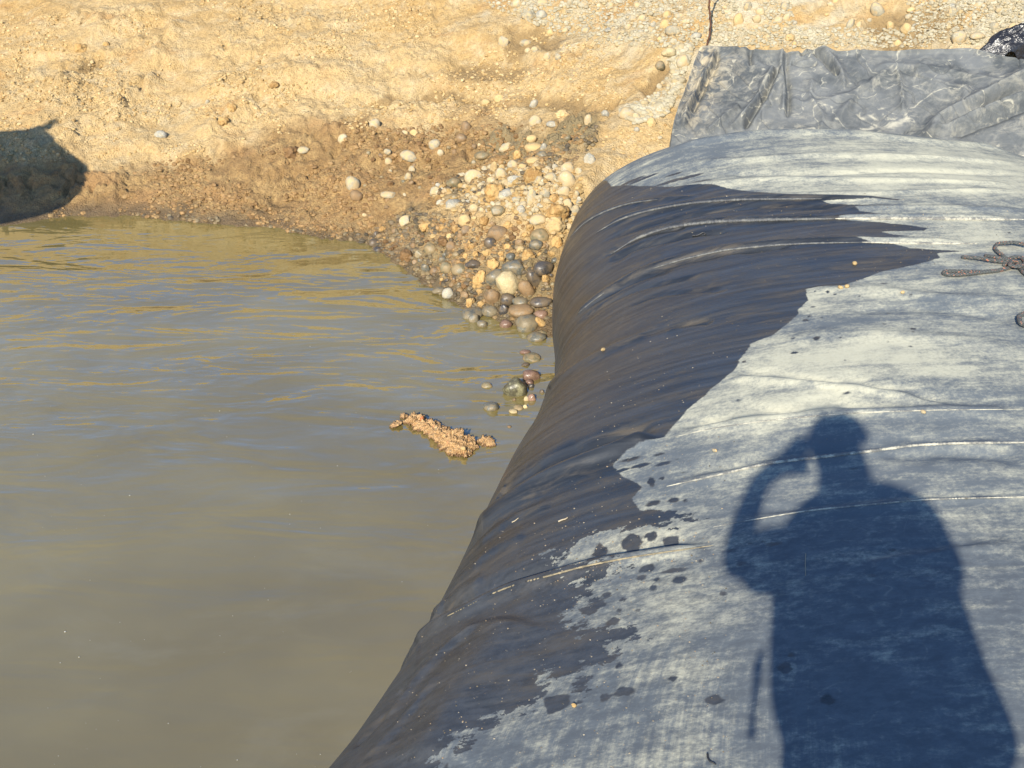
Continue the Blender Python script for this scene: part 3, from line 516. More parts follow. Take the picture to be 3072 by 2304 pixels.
for c, pts, r, mt in [
    (8, [(0, 445), (200, 400), (450, 345), (650, 320), (900, 290), (1100, 266), (1300, 258), (1541, 256), (1700, 256)], .0048, M_SEAM), (8, [(200, 620), (420, 580), (640, 546), (900, 521), (1150, 500), (1541, 490), (1700, 486)], .0026, M_SEAM),
    (7, [(2050, 556), (1830, 586), (1600, 622), (1400, 662), (1250, 702), (1080, 747), (960, 792), (830, 857), (710, 916)], .0027, M_SEAMT), (6, [(2212, 1094), (1900, 1096), (1500, 1108), (1100, 1140), (800, 1182), (640, 1217)], .0022, M_SEAM),
    (6, [(280, 300), (400, 235), (560, 190), (760, 160), (1000, 147), (1300, 145)], .0065, M_SEAMW), (6, [(350, 395), (480, 318), (640, 270), (850, 247), (1100, 239), (1360, 235)], .0085, M_SEAMW), (6, [(1360, 235), (1600, 234), (1900, 236), (2212, 240)], .0085, M_SEAM),
    (6, [(165, 320), (230, 255), (330, 200), (440, 165), (560, 148)], .005, M_SEAMW), (6, [(540, 458), (700, 412), (900, 372), (1200, 348), (1480, 341)], .0055, M_SEAMW), (6, [(1480, 341), (1700, 345), (2000, 347)], .006, M_SEAM), (6, [(200, 662), (260, 612), (320, 568)], .004, M_SEAMW)]:
    P, N = thit(c, densify(pts, 4)); ok = ~np.isnan(P[:, 0]); P, N = P[ok], N[ok]
    k = len(P); ew = np.sin(np.linspace(0.02, math.pi-.02, k))**.35
    V, Fc = tube_mesh(P + N*r*.15, r*ew*(1+.25*vnoise(np.arange(k)*.7, np.zeros(k), seed=9)), 7, .12, .8, True, N)
    child(link('seam', poly_mesh('seam', V, Fc), mt), tube)
# =====================================================================  stones
def ico(sub):
    bm = bmesh.new(); bmesh.ops.create_icosphere(bm, subdivisions=sub, radius=1.0)
    V = np.array([v.co[:] for v in bm.verts]); Fc = np.array([[v.index for v in f.verts] for f in bm.faces]); bm.free(); return V, Fc
IC1, IC2, IC3, IC4 = ico(1), ico(2), ico(3), ico(4)
def rock_shape(kind, seed, base):
    V, Fc = base; V = V.copy(); r = np.random.default_rng(seed)
    o = r.uniform(-50, 50, 3)
    if kind == 'cobble':
        sgn = np.sign(V)*np.abs(V)**r.uniform(.85, 1.0); V = sgn/np.linalg.norm(sgn, axis=1)[:, None]**.6
        V *= (1+.17*vnoise(V[:, 0]*1.1+o[0], V[:, 1]*1.1+o[1], V[:, 2]*1.1+o[2], seed))[:, None]
        for k in range(4):
            n = r.normal(size=3); n /= np.linalg.norm(n); dd = r.uniform(.74, .95); e = V @ n - dd; V -= np.where(e > 0, e*.5, 0)[:, None]*n
        V *= (1+.065*fbm(V[:, 0]*3+o[0], V[:, 1]*3, V[:, 2]*3+o[2], 2, seed+1))[:, None]
    elif kind == 'angular':
        for k in range(11):
            n = r.normal(size=3); n /= np.linalg.norm(n); dd = r.uniform(.62, .92); e = V @ n - dd; V -= np.where(e > 0, e*.97, 0)[:, None]*n
        V *= (1+.05*fbm(V[:, 0]*2.5+o[0], V[:, 1]*2.5, V[:, 2]*2.5+o[2], 3, seed+1))[:, None]
    else:
        V *= (1+.26*fbm(V[:, 0]*1.4+o[0], V[:, 1]*1.4+o[1], V[:, 2]*1.4+o[2], 2, seed))[:, None]
        V *= (1+.13*fbm(V[:, 0]*4.5+o[0], V[:, 1]*4.5+o[1], V[:, 2]*4.5+o[2], 3, seed+3))[:, None]
    lo, hi = V.min(0), V.max(0); V = (V-(lo+hi)/2)/((hi-lo)/2)
    return V, Fc
def stone_mat(name, a, b, rough, dustc=None, dusta=0.0, speck=0.0, bumpd=.006, bscale=60, spec=.4):
    m = NT(name); p = m.pos(); r = m.rnd()
    n1 = m.noise(p, 14, 5, .65, .5); n2 = m.noise(p, bscale*3, 4, .65); n3 = m.noise(p, 30, 4, .6)
    c = m.mix(m.ramp(n1, .3, .7), a, b)
    c = m.mix(.6, c, m.mix(r, (.62, .60, .58), (1.28, 1.25, 1.18)), 'MULTIPLY')
    c = m.mix(m.math('MULTIPLY', m.ramp(n2, .60, .42, 0, 1), .30), c, tuple(x*.35 for x in a))
    if speck: c = m.mix(m.math('MULTIPLY', m.ramp(m.noise(p, 130, 2, .5), .56, .64), speck), c, tuple(min(1, x*2.4) for x in b))
    if dustc: c = m.mix(m.math('MULTIPLY', m.ramp(m.math('ADD', n3, m.math('MULTIPLY', r, .12)), .46, .62), dusta), c, dustc)
    m.set('Base Color', c); m.set('Roughness', m.ramp(n3, .35, .65, rough*.8, min(1, rough*1.35))); m.set('Specular IOR Level', spec)
    m.bump(m.math('ADD', m.noise(p, bscale, 4, .6), m.math('MULTIPLY', n2, .5)), .6, bumpd); return m.m
SM = dict(
    pale=stone_mat('pale_dusty_stone', (.29, .255, .175), (.40, .36, .255), .92, (.40, .285, .14), .8),
    tan=stone_mat('tan_dusty_stone', (.36, .25, .11), (.46, .345, .18), .95, (.44, .30, .13), .6),
    grey=stone_mat('grey_dry_stone', (.20, .195, .165), (.33, .315, .26), .85, (.42, .33, .19), .35, .2),
    greywet=stone_mat('grey_wet_stone', (.085, .085, .070), (.145, .14, .112), .42, (.21, .15, .07), .55, .15, .003),
    dark=stone_mat('dark_wet_stone', (.035, .033, .031), (.075, .068, .062), .36, (.17, .115, .055), .45, .1, .003),
    olive=stone_mat('olive_wet_stone', (.12, .105, .06), (.185, .16, .095), .48, (.25, .17, .08), .6, .1, .003),
    brown=stone_mat('brown_muddy_stone', (.145, .10, .055), (.22, .155, .085), .6, (.22, .13, .055), .6),
    red=stone_mat('reddish_wet_stone', (.13, .075, .052), (.20, .125, .09), .3, (.24, .16, .1), .25, .15, .003),
    cream=stone_mat('cream_boulder', (.36, .28, .145), (.46, .38, .225), .85, (.46, .34, .17), .4, .1, .007),
    clod=stone_mat('orange_clay', (.31, .17, .05), (.41, .25, .09), .95, (.43, .30, .13), .5, 0, .016, 40),
    mudclod=stone_mat('brown_mud', (.15, .078, .027), (.23, .13, .048), .7, (.10, .06, .025), .4, 0, .014, 40),
    mottle=stone_mat('mottled_wet_boulder', (.105, .10, .055), (.20, .185, .11), .33, (.035, .03, .02), .7, .25, .004))
MESHES = {}
for kd, n in (('cobble', 8), ('angular', 7), ('clod', 8)):
    for i in range(n):
        V, Fc = rock_shape(kd, 100+i*7+len(kd), IC3 if kd != 'clod' else IC4)
        me = new_mesh(f'{kd}_shape', V, Fc); me.materials.append(None); MESHES[kd, i] = me
OCC = []
def stone(c, cx, cy, w, h, kd, mat, label, group=None, cat=None, name=None, roll=0.0, sink=.34, z0=None, xy=None):
    """one stone measured in the photo: crop, centre, width, height; stands where its sight line meets the bank"""
    if mat in ('pale', 'tan', 'grey', 'clod', 'brown', 'olive') and c != 5: sink = .45; h = h*1.08
    s = CR[c][0]*3; q = fr(c, (cx, cy)); th = math.radians(26)
    dd = ray(*q); L = 6.5
    for it in range(3):
        w_m = w/s/F*L; h_m = h/s/F*L; dy = .82*w_m if kd != 'angular' else .7*w_m
        dz = math.sqrt(max((.34*w_m)**2, h_m**2-(dy*math.sin(th))**2))/math.cos(th)
        P = ghit(*q) if False else march(q[0], q[1], ZG, dz*(.5-sink)); L = float(np.dot(P-np.array([0, 0, H]), [0, cp, -sp]))
    if P[2] < .12: P[2] = max(P[2], dz*.06)
    i = rng.integers(8 if kd != 'angular' else 7)
    nm = name or {'cobble': 'cobble', 'angular': 'rock', 'clod': 'clay_clod'}[kd]
    o = bpy.data.objects.new(nm, MESHES[kd, i]); COL.objects.link(o); o.material_slots[0].link = 'OBJECT'; o.material_slots[0].material = SM[mat]
    o.location = P; k = 1.03; o.scale = (w_m/2*k, dy/2*k, dz/2*k*1.14)
    yaw = rng.uniform(-.25, .25) + (math.pi if rng.random() < .5 else 0)
    o.rotation_euler = (rng.uniform(-.12, .12), -math.radians(roll)+rng.uniform(-.06, .06), yaw) if abs(math.sin(yaw)) < .5 else (0, 0, yaw)
    if yaw > 2: o.rotation_euler[1] *= -1
    tag(o, label, cat or {'cobble': 'stone', 'angular': 'stone', 'clod': 'clod'}[kd], group); OCC.append((*q, w/s)); return o
G1, G2, G3, G4 = 'stones of the heap beside the tube', 'wet stones along the waterline', 'stones on the muddy bank', 'stones on the gravel slope'
HAND = [
 # ---- upper edge of the mud bank and the silt patch
 (4, 152, 155, 70, 60, 'cobble', 'pale', 'pale round stone at the far left end of the dry edge above the mud', G3),
 (4, 720, 172, 66, 60, 'cobble', 'brown', 'smooth brown round stone sitting on the upper edge of the mud', G3),
 (4, 1152, 140, 80, 70, 'angular', 'pale', 'pale blocky stone at the top of the grey silt patch', G3),
 (4, 1480, 125, 46, 56, 'cobble', 'pale', 'small upright pale egg shaped stone right of the silt patch', G3),
 (4, 1255, 150, 70, 36, 'cobble', 'grey', 'flat grey stone sunk in the silt right of the pale blocky stone', G3),
 (4, 1320, 92, 100, 55, 'clod', 'tan', 'wide tan dusty lump above the silt patch', G3),
 (4, 1143, 25, 56, 46, 'angular', 'grey', 'grey stone alone on the sand below the thin moist shaded line', G3),
 (4, 845, 15, 60, 38, 'cobble', 'tan', 'flat tan stone lying at the thin moist shaded line, left of its pair', G3),
 (4, 930, -8, 66, 46, 'angular', 'tan', 'pointed tan stone at the thin moist shaded line, right of its pair', G3),
 (4, 525, 280, 74, 58, 'cobble', 'pale', 'white topped stone half buried in the middle of the mud', G3),
 (4, 365, 350, 110, 60, 'angular', 'pale', 'pale wedge shaped stone lying in the brown mud', G3, None, None, -18),
 (4, 240, 385, 46, 40, 'cobble', 'pale', 'small round pale stone just left of the wedge shaped stone', G3),
 (4, 20, 530, 85, 86, 'cobble', 'pale', 'big pale round stone alone in the mud left of the heap', G3),
 (2, 60, 842, 66, 54, 'cobble', 'pale', 'pale ball shaped stone on the upper mud edge, leftmost of all', G3),
 (1, 1830, 905, 72, 38, 'cobble', 'pale', 'oblong pale stone pressed into the brown mud below the ball shaped stone', G3, None, None, 5),
 (1, 970, 815, 74, 46, 'angular', 'grey', 'dark grey stone alone on the sand above the mud', G3), (1, 1250, 617, 30, 26, 'cobble', 'pale', 'tiny white stone alone on the smooth sand slope', G3),
 (1, 490, 290, 84, 50, 'clod', 'clod', 'rounded ochre clod on the dry slope, larger of two at the left', G3), (1, 640, 268, 46, 30, 'clod', 'clod', 'small ochre clod on the dry slope right of a larger one', G3), (1, 1655, 512, 64, 36, 'clod', 'clod', 'flat ochre clod on the smooth middle of the dry slope', G3),
 (1, 1400, 660, 66, 60, 'clod', 'clod', 'crumbling ochre clod standing proud of the smooth slope', G3), (1, 1350, 735, 70, 56, 'clod', 'clod', 'ochre clod just below the crumbling one on the slope', G3), (1, 1760, 925, 110, 80, 'clod', 'mudclod', 'dark brown mud lump left of the oblong pale stone', G3),
 (4, 972, 297, 92, 56, 'angular', 'pale', 'flat topped white stone standing in the silt above the heap', G3),
 (4, 1140, 300, 112, 62, 'cobble', 'tan', 'large tan coated cobble in the silt above the heap', G3),
 (4, 1205, 295, 46, 46, 'cobble', 'grey', 'small grey stone tucked against the large tan coated cobble', G3),
 (4, 1195, 345, 70, 48, 'cobble', 'greywet', 'dark grey cobble in front of the large tan coated cobble', G3), (4, 1145, 380, 96, 48, 'cobble', 'tan', 'flat tan cobble just below the dark grey cobble in the silt', G3), (4, 1040, 345, 56, 56, 'clod', 'clod', 'ochre lump between the flat topped white stone and the silt', G3),
 (4, 1125, 245, 70, 46, 'cobble', 'tan', 'small tan cobble above the large tan coated cobble', G3), (4, 820, 345, 96, 46, 'cobble', 'olive', 'long muddy stone half sunk beside the silt', G3), (4, 690, 240, 74, 50, 'cobble', 'brown', 'brown mud coated stone above the long half sunk stone', G3), (4, 400, 210, 56, 44, 'angular', 'tan', 'small tan stone near the top of the mud', G3),
 (4, 385, 435, 46, 40, 'angular', 'pale', 'small pale stone in the mud below the wedge shaped stone', G3), (4, 362, 478, 50, 48, 'cobble', 'pale', 'small pale upright stone in mud, nearest the round pale one', G3), (4, 240, 590, 100, 44, 'angular', 'pale', 'rough whitish flat stone in the mud above the waterline', G3), (4, 40, 600, 80, 60, 'cobble', 'brown', 'mud coated round stone under the big pale round stone', G3),
 # ---- the dry heap
 (4, 1495, 378, 82, 74, 'angular', 'grey', 'patterned grey block leaning on the sand beside the tube', G1), (4, 1350, 430, 84, 72, 'cobble', 'pale', 'pale stone right behind the largest pale oval stone of the heap', G1),
 (4, 1346, 502, 112, 96, 'cobble', 'pale', 'largest pale oval stone, at the right top of the dry heap', G1, None, None, 20), (4, 1242, 496, 90, 72, 'cobble', 'pale', 'pale stone left of the largest pale oval stone of the heap', G1),
 (4, 1136, 484, 116, 116, 'clod', 'clod', 'upright knobbly orange clay clod in the middle of the dry heap', G1), (4, 768, 482, 112, 80, 'angular', 'pale', 'large pale blocky stone at the left top of the heap', G1),
 (4, 645, 515, 96, 60, 'cobble', 'olive', 'smooth olive grey cobble left of the pale blocky stone', G1), (4, 940, 476, 86, 82, 'angular', 'pale', 'pale angular stone in the middle of the row of pale stones', G1), (4, 1012, 406, 70, 52, 'angular', 'pale', 'pale square edged stone at the top of the heap', G1),
 (4, 895, 425, 50, 66, 'angular', 'tan', 'upright tan stone left of the square edged stone', G1), (4, 532, 575, 72, 56, 'angular', 'pale', 'bright pale stone at the left end of the dry heap', G1), (4, 880, 502, 56, 42, 'cobble', 'pale', 'small pale stone under the row of pale stones', G1),
 (4, 1022, 498, 90, 48, 'angular', 'grey', 'grey wedge left of the knobbly orange clod', G1), (4, 898, 578, 142, 112, 'clod', 'clod', 'broad smooth orange clay slab across the middle of the heap', G1, None, None, 25), (4, 970, 592, 92, 66, 'cobble', 'grey', 'grey oval stone resting against the orange clay slab', G1),
 (4, 1130, 628, 62, 120, 'angular', 'pale', 'tall narrow pale stone standing on end in the heap', G1), (4, 1210, 600, 70, 72, 'cobble', 'pale', 'pale stone right of the tall narrow one', G1), (4, 1272, 622, 104, 66, 'clod', 'clod', 'orange clod lying between pale stones at the right of the heap', G1),
 (4, 1350, 656, 70, 66, 'cobble', 'pale', 'round pale stone close to the tube at the right of the heap', G1), (4, 1402, 690, 64, 60, 'cobble', 'pale', 'pale stone touching the tube above the big clay lump', G1), (4, 1290, 702, 156, 104, 'clod', 'clod', 'biggest light orange clay lump near the tube', G1),
 (4, 645, 652, 100, 60, 'cobble', 'grey', 'muddy grey stone half buried at the lower left of the heap', G1), (4, 640, 602, 112, 50, 'cobble', 'olive', 'long olive stone lying above the half buried grey one', G1), (4, 1180, 500, 50, 44, 'cobble', 'pale', 'small round pale stone in the shade of the knobbly clod', G1), (4, 1330, 585, 80, 74, 'angular', 'pale', 'pale broken stone under the largest pale oval stone', G1),
 (4, 345, 756, 78, 60, 'angular', 'pale', 'white wet quartz stone above the waterline', G2, None, None, 35), (4, 480, 786, 104, 56, 'clod', 'clod', 'long orange clay lump left of the brown heap', G1), (4, 712, 752, 86, 66, 'cobble', 'tan', 'tan cobble on the brow of the wet brown heap', G1), (4, 920, 692, 92, 60, 'angular', 'olive', 'olive grey angular stone at the foot of the dry heap', G1),
 (4, 1168, 746, 108, 60, 'angular', 'pale', 'long pale stone at the lower edge of the dry heap', G1), (4, 1280, 792, 136, 110, 'clod', 'tan', 'pale crumbling clay block against the tube', G1), (4, 1062, 692, 56, 60, 'angular', 'grey', 'grey shard standing below the tall narrow pale stone', G1), (4, 1250, 748, 70, 40, 'cobble', 'pale', 'small pale stone on the crumbling clay block', G1),
 # ---- the wet foot of the heap
 (4, 1180, 852, 122, 84, 'cobble', 'olive', 'tan olive cobble bedded in the brown mud beside the tube', G2), (4, 915, 842, 130, 96, 'angular', 'brown', 'brown muddy block in the wet heap', G2), (4, 1282, 892, 84, 82, 'clod', 'clod', 'orange clod wedged against the tube above the wet gravel', G2), (4, 1155, 902, 88, 62, 'cobble', 'greywet', 'grey cobble on the wet gravel below the tan olive cobble', G2),
 (4, 872, 896, 80, 76, 'cobble', 'dark', 'dark plum stone leaning in the brown mud', G2, None, None, 30), (4, 435, 962, 66, 52, 'angular', 'olive', 'olive angular stone on the left shore of the heap', G2), (4, 352, 972, 92, 76, 'clod', 'mudclod', 'mud lump on the shore left of the olive angular stone', G2), (4, 1016, 1046, 142, 96, 'cobble', 'greywet', 'large olive grey smooth cobble behind the cream boulder', G2),
 (4, 1200, 1046, 128, 86, 'cobble', 'dark', 'large dark purple cobble close to the tube', G2), (4, 1142, 1116, 98, 120, 'cobble', 'dark', 'dark cobble standing right of the cream boulder', G2, None, None, 30), (4, 985, 1142, 134, 138, 'cobble', 'cream', 'big cream boulder in the middle of the wet stones', G2, None, None, 38),
 (4, 905, 1110, 124, 104, 'cobble', 'greywet', 'grey cobble half hidden behind the cream boulder', G2), (4, 888, 1032, 84, 78, 'clod', 'clod', 'yellowish clay clod left of the olive grey smooth cobble', G2), (4, 802, 1128, 92, 120, 'clod', 'clod', 'tall orange clay clod left of the cream boulder', G2, None, None, -15), (4, 1098, 1178, 84, 100, 'cobble', 'brown', 'brown cobble below the cream boulder, towards the tube', G2, None, None, 35),
 (4, 1216, 1116, 48, 52, 'clod', 'clod', 'small orange clod between dark cobbles and tube', G2), (4, 976, 1242, 88, 72, 'cobble', 'dark', 'shiny dark grey cobble under the cream boulder', G2), (4, 885, 1232, 108, 92, 'angular', 'brown', 'tan brown block left of the shiny dark cobble', G2), (4, 752, 1270, 64, 72, 'clod', 'clod', 'orange clay ball at the water edge', G2), (4, 813, 1272, 44, 38, 'clod', 'clod', 'small square orange clod right of the clay ball', G2),
 (4, 555, 1186, 88, 50, 'cobble', 'greywet', 'flat grey wet stone at the left water edge', G2), (4, 612, 1206, 78, 62, 'cobble', 'grey', 'glistening grey stone capped with tan mud at the water edge', G2), (4, 870, 1316, 102, 66, 'cobble', 'greywet', 'smooth grey olive cobble at the water edge below the clods', G2), (4, 765, 1332, 138, 52, 'cobble', 'greywet', 'flat wide grey stone lying in the water', G2),
 (4, 772, 1364, 72, 60, 'angular', 'greywet', 'grey block leaning on the flat wide grey stone', G2), (4, 822, 1396, 66, 46, 'cobble', 'greywet', 'small grey stone in water below the flat wide stone', G2), (4, 968, 1396, 80, 56, 'cobble', 'red', 'reddish round stone in the shallow water', G2), (4, 1108, 1396, 150, 104, 'cobble', 'greywet', 'largest wet grey cobble at the tip of the heap', G2), (4, 1188, 1384, 104, 44, 'angular', 'clod', 'long tan clay sliver slanting beside the largest wet cobble', G2, None, None, -42),
 (4, 1160, 1476, 122, 64, 'cobble', 'greywet', 'last grey stone of the heap out in the water', G2), (4, 1196, 1450, 62, 30, 'cobble', 'olive', 'low olive stone behind the last grey stone', G2), (4, 1190, 1336, 84, 52, 'cobble', 'red', 'reddish grey cobble behind the tan clay sliver', G2), (4, 1186, 1256, 140, 60, 'cobble', 'dark', 'long dark slate coloured stone next to the tube', G2), (4, 1060, 1256, 104, 56, 'cobble', 'greywet', 'blue grey stone left of the long dark one', G2),
 (4, 1062, 1312, 152, 74, 'cobble', 'brown', 'broad brown grey cobble above the largest wet cobble', G2), (4, 956, 1312, 62, 72, 'angular', 'dark', 'dark angular stone left of the broad brown cobble', G2), (4, 500, 930, 84, 60, 'cobble', 'olive', 'olive mud coated cobble on the shore', G2), (4, 150, 890, 66, 46, 'cobble', 'dark', 'black wet stone at the point where the shore turns', G2), (4, 172, 930, 60, 34, 'cobble', 'dark', 'black stone in the water below the turning point', G2),
 (4, 470, 1050, 54, 56, 'angular', 'greywet', 'small grey shard upright at the left shore', G2), (4, 525, 1066, 66, 46, 'cobble', 'brown', 'brown stone right of the grey shard at the shore', G2), (4, 680, 1060, 100, 70, 'cobble', 'olive', 'olive mud covered cobble in the middle of the wet slope', G2), (4, 770, 1022, 110, 60, 'cobble', 'dark', 'dark stone under yellowish clay left of the smooth cobble', G2), (4, 600, 1050, 80, 66, 'cobble', 'olive', 'olive cobble on the wet slope left of the mud covered one', G2), (4, 1000, 975, 60, 44, 'cobble', 'greywet', 'small grey stone on the wet gravel above the smooth cobble', G2),
 # ---- strip between heap and floating mud
 (4, 1132, 1606, 112, 44, 'cobble', 'olive', 'long olive stone barely above the water', G2), (4, 1092, 1645, 52, 22, 'cobble', 'dark', 'small dark tip showing above the water', G2), (4, 1090, 1568, 70, 20, 'cobble', 'red', 'pinkish stone just breaking the water surface', G2),
 (5, 1515, 402, 236, 204, 'cobble', 'mottle', 'big mottled olive boulder standing in the water by the tube', G2, None, None, 18), (5, 1682, 268, 184, 124, 'angular', 'red', 'reddish angular stone behind the mottled boulder', G2, None, None, -15), (5, 1662, 332, 84, 60, 'cobble', 'red', 'small pinkish stone in front of the reddish angular one', G2),
 (5, 1272, 582, 162, 96, 'cobble', 'greywet', 'smooth grey dome left of the mottled boulder', G2), (5, 1686, 494, 84, 84, 'cobble', 'red', 'red brown stone between the mottled boulder and the tube', G2), (5, 1630, 502, 54, 54, 'angular', 'pale', 'pale green white chip leaning on the red brown stone', G2), (5, 1548, 587, 104, 42, 'cobble', 'olive', 'yellowish flat stone in front of the mottled boulder', G2),
 (5, 1620, 580, 48, 42, 'cobble', 'cream', 'small yellow stone beside the yellowish flat one', G2), (5, 1496, 627, 90, 20, 'cobble', 'cream', 'thin cream sliver at the water surface', G2), (5, 1790, 427, 50, 44, 'cobble', 'dark', 'small dark stone touching the tube', G2), (5, 1680, 372, 60, 50, 'cobble', 'dark', 'dark stone under the small pinkish one', G2), (5, 1505, 508, 36, 34, 'cobble', 'brown', 'tiny brown stone at the foot of the mottled boulder', G2), (5, 1228, 360, 110, 26, 'cobble', 'olive', 'low olive stone barely breaking the water left of the boulder', G2), (5, 1456, 782, 44, 20, 'cobble', 'brown', 'tiny brown tip in the ripples near the tube', G2),
 # ---- sand and gravel slope
 (2, 1026, 256, 62, 56, 'angular', 'pale', 'pale angular stone at the left end of the dark hollow', G4), (2, 1157, 263, 72, 40, 'angular', 'pale', 'white flat stone in the dark hollow', G4), (2, 1174, 306, 42, 30, 'cobble', 'pale', 'small white stone under the white flat stone, left of two', G4), (2, 1212, 304, 46, 36, 'cobble', 'pale', 'small white stone under the white flat stone, right of two', G4), (2, 1290, 341, 58, 40, 'cobble', 'pale', 'pale stone at the lower end of the dark hollow', G4), (2, 1355, 344, 38, 32, 'cobble', 'pale', 'small pale stone right of the lower end of the hollow', G4),
 (2, 1110, 25, 64, 50, 'cobble', 'pale', 'pale cobble at the left end of the gravel slope', G4), (2, 1260, 20, 74, 46, 'cobble', 'pale', 'pale cobble on the gravel at the top edge', G4), (2, 1180, 96, 84, 82, 'clod', 'pale', 'big pale crusted lump at the left of the gravel slope', G4, None, None, 30), (2, 1256, 92, 72, 50, 'cobble', 'grey', 'grey oval cobble right of the crusted lump', G4), (2, 1505, 30, 62, 36, 'cobble', 'pale', 'flat pale cobble alone near the top of the gravel', G4), (2, 1526, 182, 62, 36, 'angular', 'pale', 'white flat stone at the lower edge of the gravel', G4),
 (2, 1400, 182, 48, 26, 'cobble', 'pale', 'small pale stone at the lower gravel edge', G4), (2, 1310, 196, 44, 36, 'cobble', 'tan', 'tan stone at the lower gravel edge, leftmost', G4), (2, 2000, 152, 62, 54, 'cobble', 'tan', 'tan round cobble left of the rusty rod', G4), (2, 2066, 186, 72, 46, 'cobble', 'pale', 'broad pale cobble left of the foot of the rusty rod', G4), (2, 2026, 316, 92, 60, 'cobble', 'cream', 'large cream cobble left of the grey sheet', G4), (2, 2112, 378, 84, 74, 'cobble', 'pale', 'large pale cobble touching the left edge of the grey sheet', G4),
 (2, 1840, 716, 92, 44, 'cobble', 'pale', 'pale oblong slab slanting at the foot of the gravel strip', G4, None, None, -35), (2, 1772, 690, 104, 70, 'cobble', 'pale', 'wide pale stone at the foot of the gravel strip', G4, None, None, -20), (2, 1920, 745, 60, 56, 'clod', 'tan', 'dusty lump right of the slanting pale slab', G4), (2, 1970, 400, 60, 50, 'cobble', 'olive', 'olive stone in the dark notch of the gravel strip', G4), (2, 1970, 832, 34, 20, 'cobble', 'pale', 'small flat pale stone alone on the sand by the tube', G4), (2, 1830, 783, 34, 26, 'cobble', 'grey', 'small grey stone on the sand by the tube', G4), (2, 1640, 690, 50, 40, 'angular', 'grey', 'grey stone at the lower end of the gravel strip', G4),
 (3, 490, 126, 62, 70, 'cobble', 'tan', 'tan round cobble right of the rusty rod', G4), (3, 1326, 66, 74, 84, 'cobble', 'pale', 'large pale tilted cobble on the orange patch', G4, None, None, 40), (3, 236, 216, 64, 36, 'cobble', 'grey', 'grey flat cobble just left of the rod foot', G4), (3, 1165, 146, 54, 54, 'angular', 'pale', 'pale stone below the crack in the orange patch', G4), (3, 1820, 232, 90, 74, 'cobble', 'pale', 'large pale cobble above the right end of the grey sheet', G4), (3, 1930, 216, 86, 42, 'cobble', 'pale', 'flat pale cobble right of the large pale one', G4),
 (3, 1782, 76, 54, 52, 'cobble', 'pale', 'pale round cobble at the right gravel border', G4), (3, 2140, 180, 54, 64, 'cobble', 'pale', 'upright pale cobble above the black plastic', G4), (3, 1406, 156, 44, 42, 'cobble', 'tan', 'tan cobble below the large tilted one', G4), (3, 1782, 38, 62, 32, 'cobble', 'grey', 'flat grey cobble at the top right', G4), (3, 2200, 170, 46, 60, 'angular', 'grey', 'grey stone at the right border of the picture', G4), (3, 2032, 166, 62, 50, 'cobble', 'pale', 'pale cobble between the flat and the upright ones', G4), (3, 1500, 175, 66, 56, 'cobble', 'tan', 'tan cobble bedded in the orange patch', G4), (3, 1450, 262, 44, 36, 'cobble', 'tan', 'small tan stone just above the sheet edge', G4),
 (3, 1940, 30, 60, 40, 'cobble', 'pale', 'pale cobble at the top edge, right part', G4), (3, 2060, 60, 50, 36, 'cobble', 'pale', 'pale cobble high up above the upright one', G4), (3, 800, 230, 60, 44, 'clod', 'tan', 'dusty clod right above the flap of the sheet', G4), (3, 620, 70, 56, 40, 'cobble', 'pale', 'pale cobble right of the tan round one by the rod', G4), (3, 90, 185, 90, 54, 'cobble', 'pale', 'pale cobble well left of the rod, above the cream cobble', G4), (3, 130, 98, 60, 36, 'cobble', 'pale', 'small pale cobble left of the rod near the top', G4),
]
HN = []
def short(lb):
    for cut in (' in the', ' on the', ' at the', ' beside', ' above', ' below', ' behind', ' lying', ' leaning', ' resting', ' under', ' right of', ' left of', ' near', ' half', ' close', ' pressed', ' stuck', ' just', ' sitting', ' standing', ' touching', ' alone', ' bedded', ' wedged', ' between', ' tucked', ' across', ' sunk', ' barely', ' against', ' out in', ' of the'):
        if cut in lb: lb = lb[:lb.index(cut)]
    return lb.rstrip(',')
for r in HAND:
    if r[5] == 'cobble' and r[6] == 'pale' and 'round' not in r[7] and 'cobble' not in r[7] and 'oval' not in r[7] and rng.random() < .8: r = r[:5]+('angular',)+r[6:]
    stone(*r); HN.append((fr(r[0], (r[1], r[2])), short(r[7])))
USED = {}
CNAME = dict(pale='pale', tan='tan', grey='grey', greywet='wet grey', dark='dark wet', olive='olive', brown='brown', red='reddish', cream='cream', clod='orange', mudclod='brown')
def own_label(q, kd, mt, w_src):
    size = 'tiny' if w_src < 15 else 'small' if w_src < 22 else 'middling'
    nm = {'cobble': 'rounded stone', 'angular': 'angular stone', 'clod': 'clod'}[kd]
    o = sorted(HN, key=lambda h: np.hypot(*(h[0]-q)))
    for h in o[:6]:
        dx, dy = q-h[0]; rel = ('right of' if dx > 0 else 'left of') if abs(dx) > abs(dy)*1.2 else ('below' if dy > 0 else 'above')
        lb = f'{size} {CNAME[mt]} {nm} {rel} the {h[1]}'
        if lb not in USED and len(lb.split()) <= 16: USED[lb] = 1; return lb
    return lb
